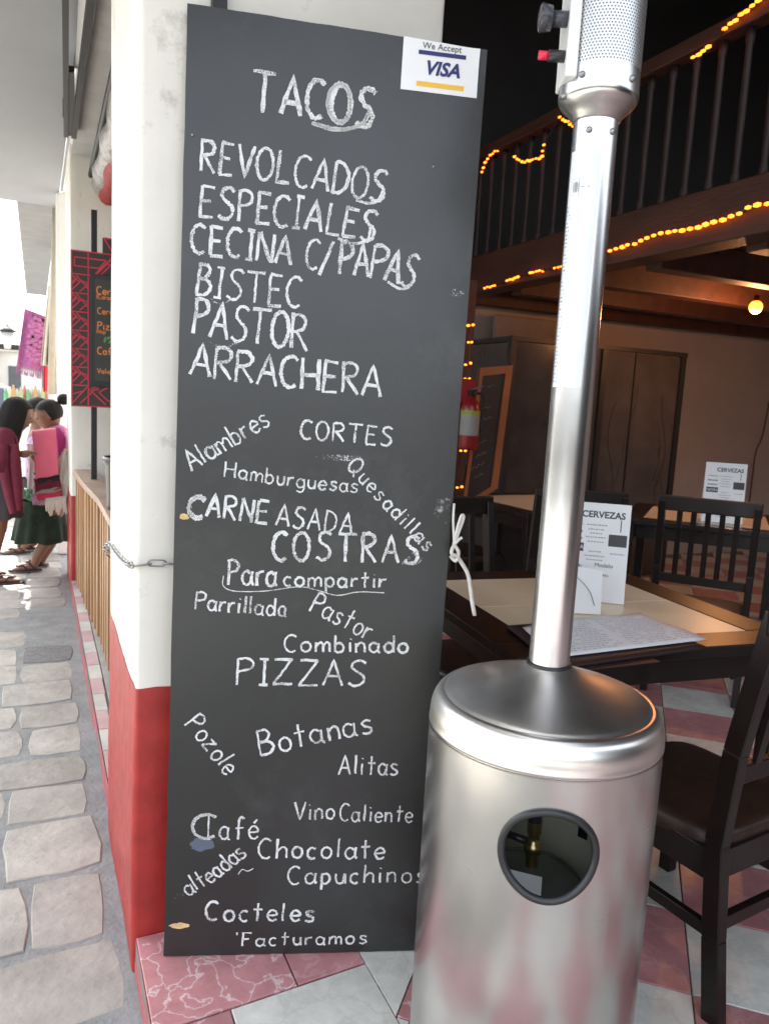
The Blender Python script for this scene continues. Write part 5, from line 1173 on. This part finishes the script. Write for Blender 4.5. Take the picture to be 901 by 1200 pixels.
# woman on the left with long dark hair and crimson shawl
Y1 = 6.35; base1 = Vector((A(10, 655, Y1).x, Y1, SZ))
w1p = thing('person', 'woman with long dark hair and crimson shawl at the left edge', 'person', tuple(base1))
def B1(px, py, dy=0, r=None):
    px -= 5
    p = A(px, py, Y1+dy)-base1; return (p.x, p.y, p.z, r) if r is not None else p
pts = [B1(2, 590, 0, (.13, .11)), B1(4, 555, 0, (.125, .10)), B1(8, 525, 0, (.13, .115)), B1(12, 508, 0, (.115, .12)), B1(17, 500, 0, .055), B1(21, 494, 0, .046),
       B1(10, 510, -.13, .055), B1(12, 540, -.17, .045), B1(22, 545, -.19, .034), B1(27, 534, -.17, .026),
       B1(10, 510, .13, .055), B1(12, 545, .16, .045), B1(22, 548, .15, .034), B1(28, 538, .1, .026),
       B1(2, 615, -.06, .08), B1(0, 640, -.06, .05), B1(-4, 661, -.06, .032), B1(2, 615, .09, .08), B1(-4, 640, .09, .05), B1(-10, 659, .09, .032)]
skin('body', pts, [(0, 1), (1, 2), (2, 3), (3, 4), (4, 5), (3, 6), (6, 7), (7, 8), (8, 9), (3, 10), (10, 11), (11, 12), (12, 13), (0, 14), (14, 15), (15, 16), (0, 17), (17, 18), (18, 19)], SKIN, w1p)
skin('shawl', [B1(3, 560, 0, (.155, .13)), B1(6, 535, 0, (.16, .14)), B1(10, 512, 0, (.14, .145)), B1(16, 503, 0, .07), B1(10, 512, -.14, .075), B1(11, 532, -.18, .08), B1(20, 545, -.19, .06), B1(10, 512, .14, .075), B1(12, 540, .17, .07)], [(0, 1), (1, 2), (2, 3), (2, 4), (4, 5), (5, 6), (2, 7), (7, 8)], CRI, w1p)
def D1(name, m_, P, dy, th_=.02, amp=.012):
    P = [B1(*p, dy) for p in P]; o = MB().grid(lambda u, v: P[0].lerp(P[1], u).lerp(P[3].lerp(P[2], u), v)+Vector((0, amp*math.sin(u*12+v*3), 0)), 16, 16).build(name, m_, w1p); s_ = o.modifiers.new('s', 'SOLIDIFY'); s_.thickness = th_; return o
D1('shawl_end', CRI, [(-6, 520), (26, 520), (32, 596), (20, 602)], -.22); D1('shawl_end', CRI, [(-20, 520), (14, 520), (15, 553), (-20, 552)], -.235)
wavy_skirt(w1p, (B1(2, 612).x, 0, 0), B1(0, 606).z, B1(3, 560).z, .15, .17, DKS, 10, .85)
f1 = B1(0, 661, -.06); foot(w1p, (f1.x, f1.y, .008), 1, 1); f1 = B1(-10, 659, .09); foot(w1p, (f1.x, f1.y, .008), 1, 1)
hand(w1p, B1(27, 534, -.17), (1, 0, .3), (0, -.3, -1), 1.0)
h1 = head(w1p, B1(26, 487, 0), PI+math.radians(8), math.radians(-14), 1.06)
def hair1(u, v):
    a_ = 2*PI*u; r = 1+.03*math.sin(a_*26)
    if v < .45:
        b_ = PI/2*(1-v/.45); p = Vector((math.cos(b_)*math.cos(a_)*.108*r, math.cos(b_)*math.sin(a_)*.095*r, math.sin(b_)*.10+.02))
    else:
        k = (v-.45)/.55; p = Vector((math.cos(a_)*(.108+.02*k)*r+.075*k, math.sin(a_)*(.095+.075*k)*r, .02-.40*k-.03*math.sin(a_*9)*k))
    if p.x < -.062: p = Vector((-.062, p.y, p.z)) if p.z < .05 else p
    return h1 @ (p+Vector((.012, 0, .018)))
MB().grid(hair1, 60, 24).build('hair', HAIR, w1p)
# third person between them, mostly hidden
Y3 = 7.45; base3 = Vector((A(35, 645, Y3).x, Y3, SZ))
w3p = thing('person', 'dark haired person in lavender top standing half hidden between the two women', 'person', tuple(base3))
def B3(px, py, dy=0, r=None):
    p = A(px, py, Y3+dy)-base3; return (p.x, p.y, p.z, r) if r is not None else p
pts = [B3(45, 580, 0, (.12, .10)), B3(46, 550, 0, (.115, .095)), B3(46, 520, 0, (.12, .11)), B3(45, 508, 0, (.11, .11)), B3(43, 500, 0, .05), B3(42, 494, 0, .044),
       B3(45, 512, -.13, .05), B3(42, 540, -.15, .04), B3(34, 556, -.15, .032), B3(45, 512, .13, .05), B3(46, 545, .15, .04), B3(40, 560, .15, .032),
       B3(38, 612, -.06, .07), B3(34, 630, -.06, .05), B3(28, 643, -.06, .03), B3(44, 612, .08, .07), B3(42, 630, .08, .05), B3(38, 640, .08, .03)]
skin('body', pts, [(0, 1), (1, 2), (2, 3), (3, 4), (4, 5), (3, 6), (6, 7), (7, 8), (3, 9), (9, 10), (10, 11), (0, 12), (12, 13), (13, 14), (0, 15), (15, 16), (16, 17)], SKIN, w3p)
skin('top', [B3(45, 570, 0, (.135, .115)), B3(46, 530, 0, (.135, .12)), B3(45, 510, 0, (.125, .13)), B3(44, 503, 0, .06), B3(45, 513, -.135, .06), B3(42, 540, -.155, .05), B3(45, 513, .135, .06), B3(46, 542, .155, .05)], [(0, 1), (1, 2), (2, 3), (2, 4), (4, 5), (2, 6), (6, 7)], LAV, w3p)
wavy_skirt(w3p, (B3(42, 600).x, 0, 0), B3(40, 625).z, B3(45, 560).z, .14, .17, DKS, 9, .85)
f3 = B3(26, 645, -.06); foot(w3p, (f3.x+.02, f3.y, .008)); f3 = B3(36, 641, .08); foot(w3p, (f3.x+.02, f3.y, .008))
h3 = head(w3p, B3(43, 482, 0), math.radians(-10), math.radians(-10), 1.08)
MB().grid(lambda u, v: (lambda p: h3 @ (Vector((p.x, p.y, max(p.z, .02+(-p.x-.02)*.4) if p.x < -.02 else p.z))+Vector((.016, 0, .022))))(Vector((math.cos(-.8+(PI/2+.8)*v)*math.cos(2*PI*u)*.106, math.cos(-.8+(PI/2+.8)*v)*math.sin(2*PI*u)*.09, math.sin(-.8+(PI/2+.8)*v)*.102))), 40, 14).build('hair', HAIR, w3p)
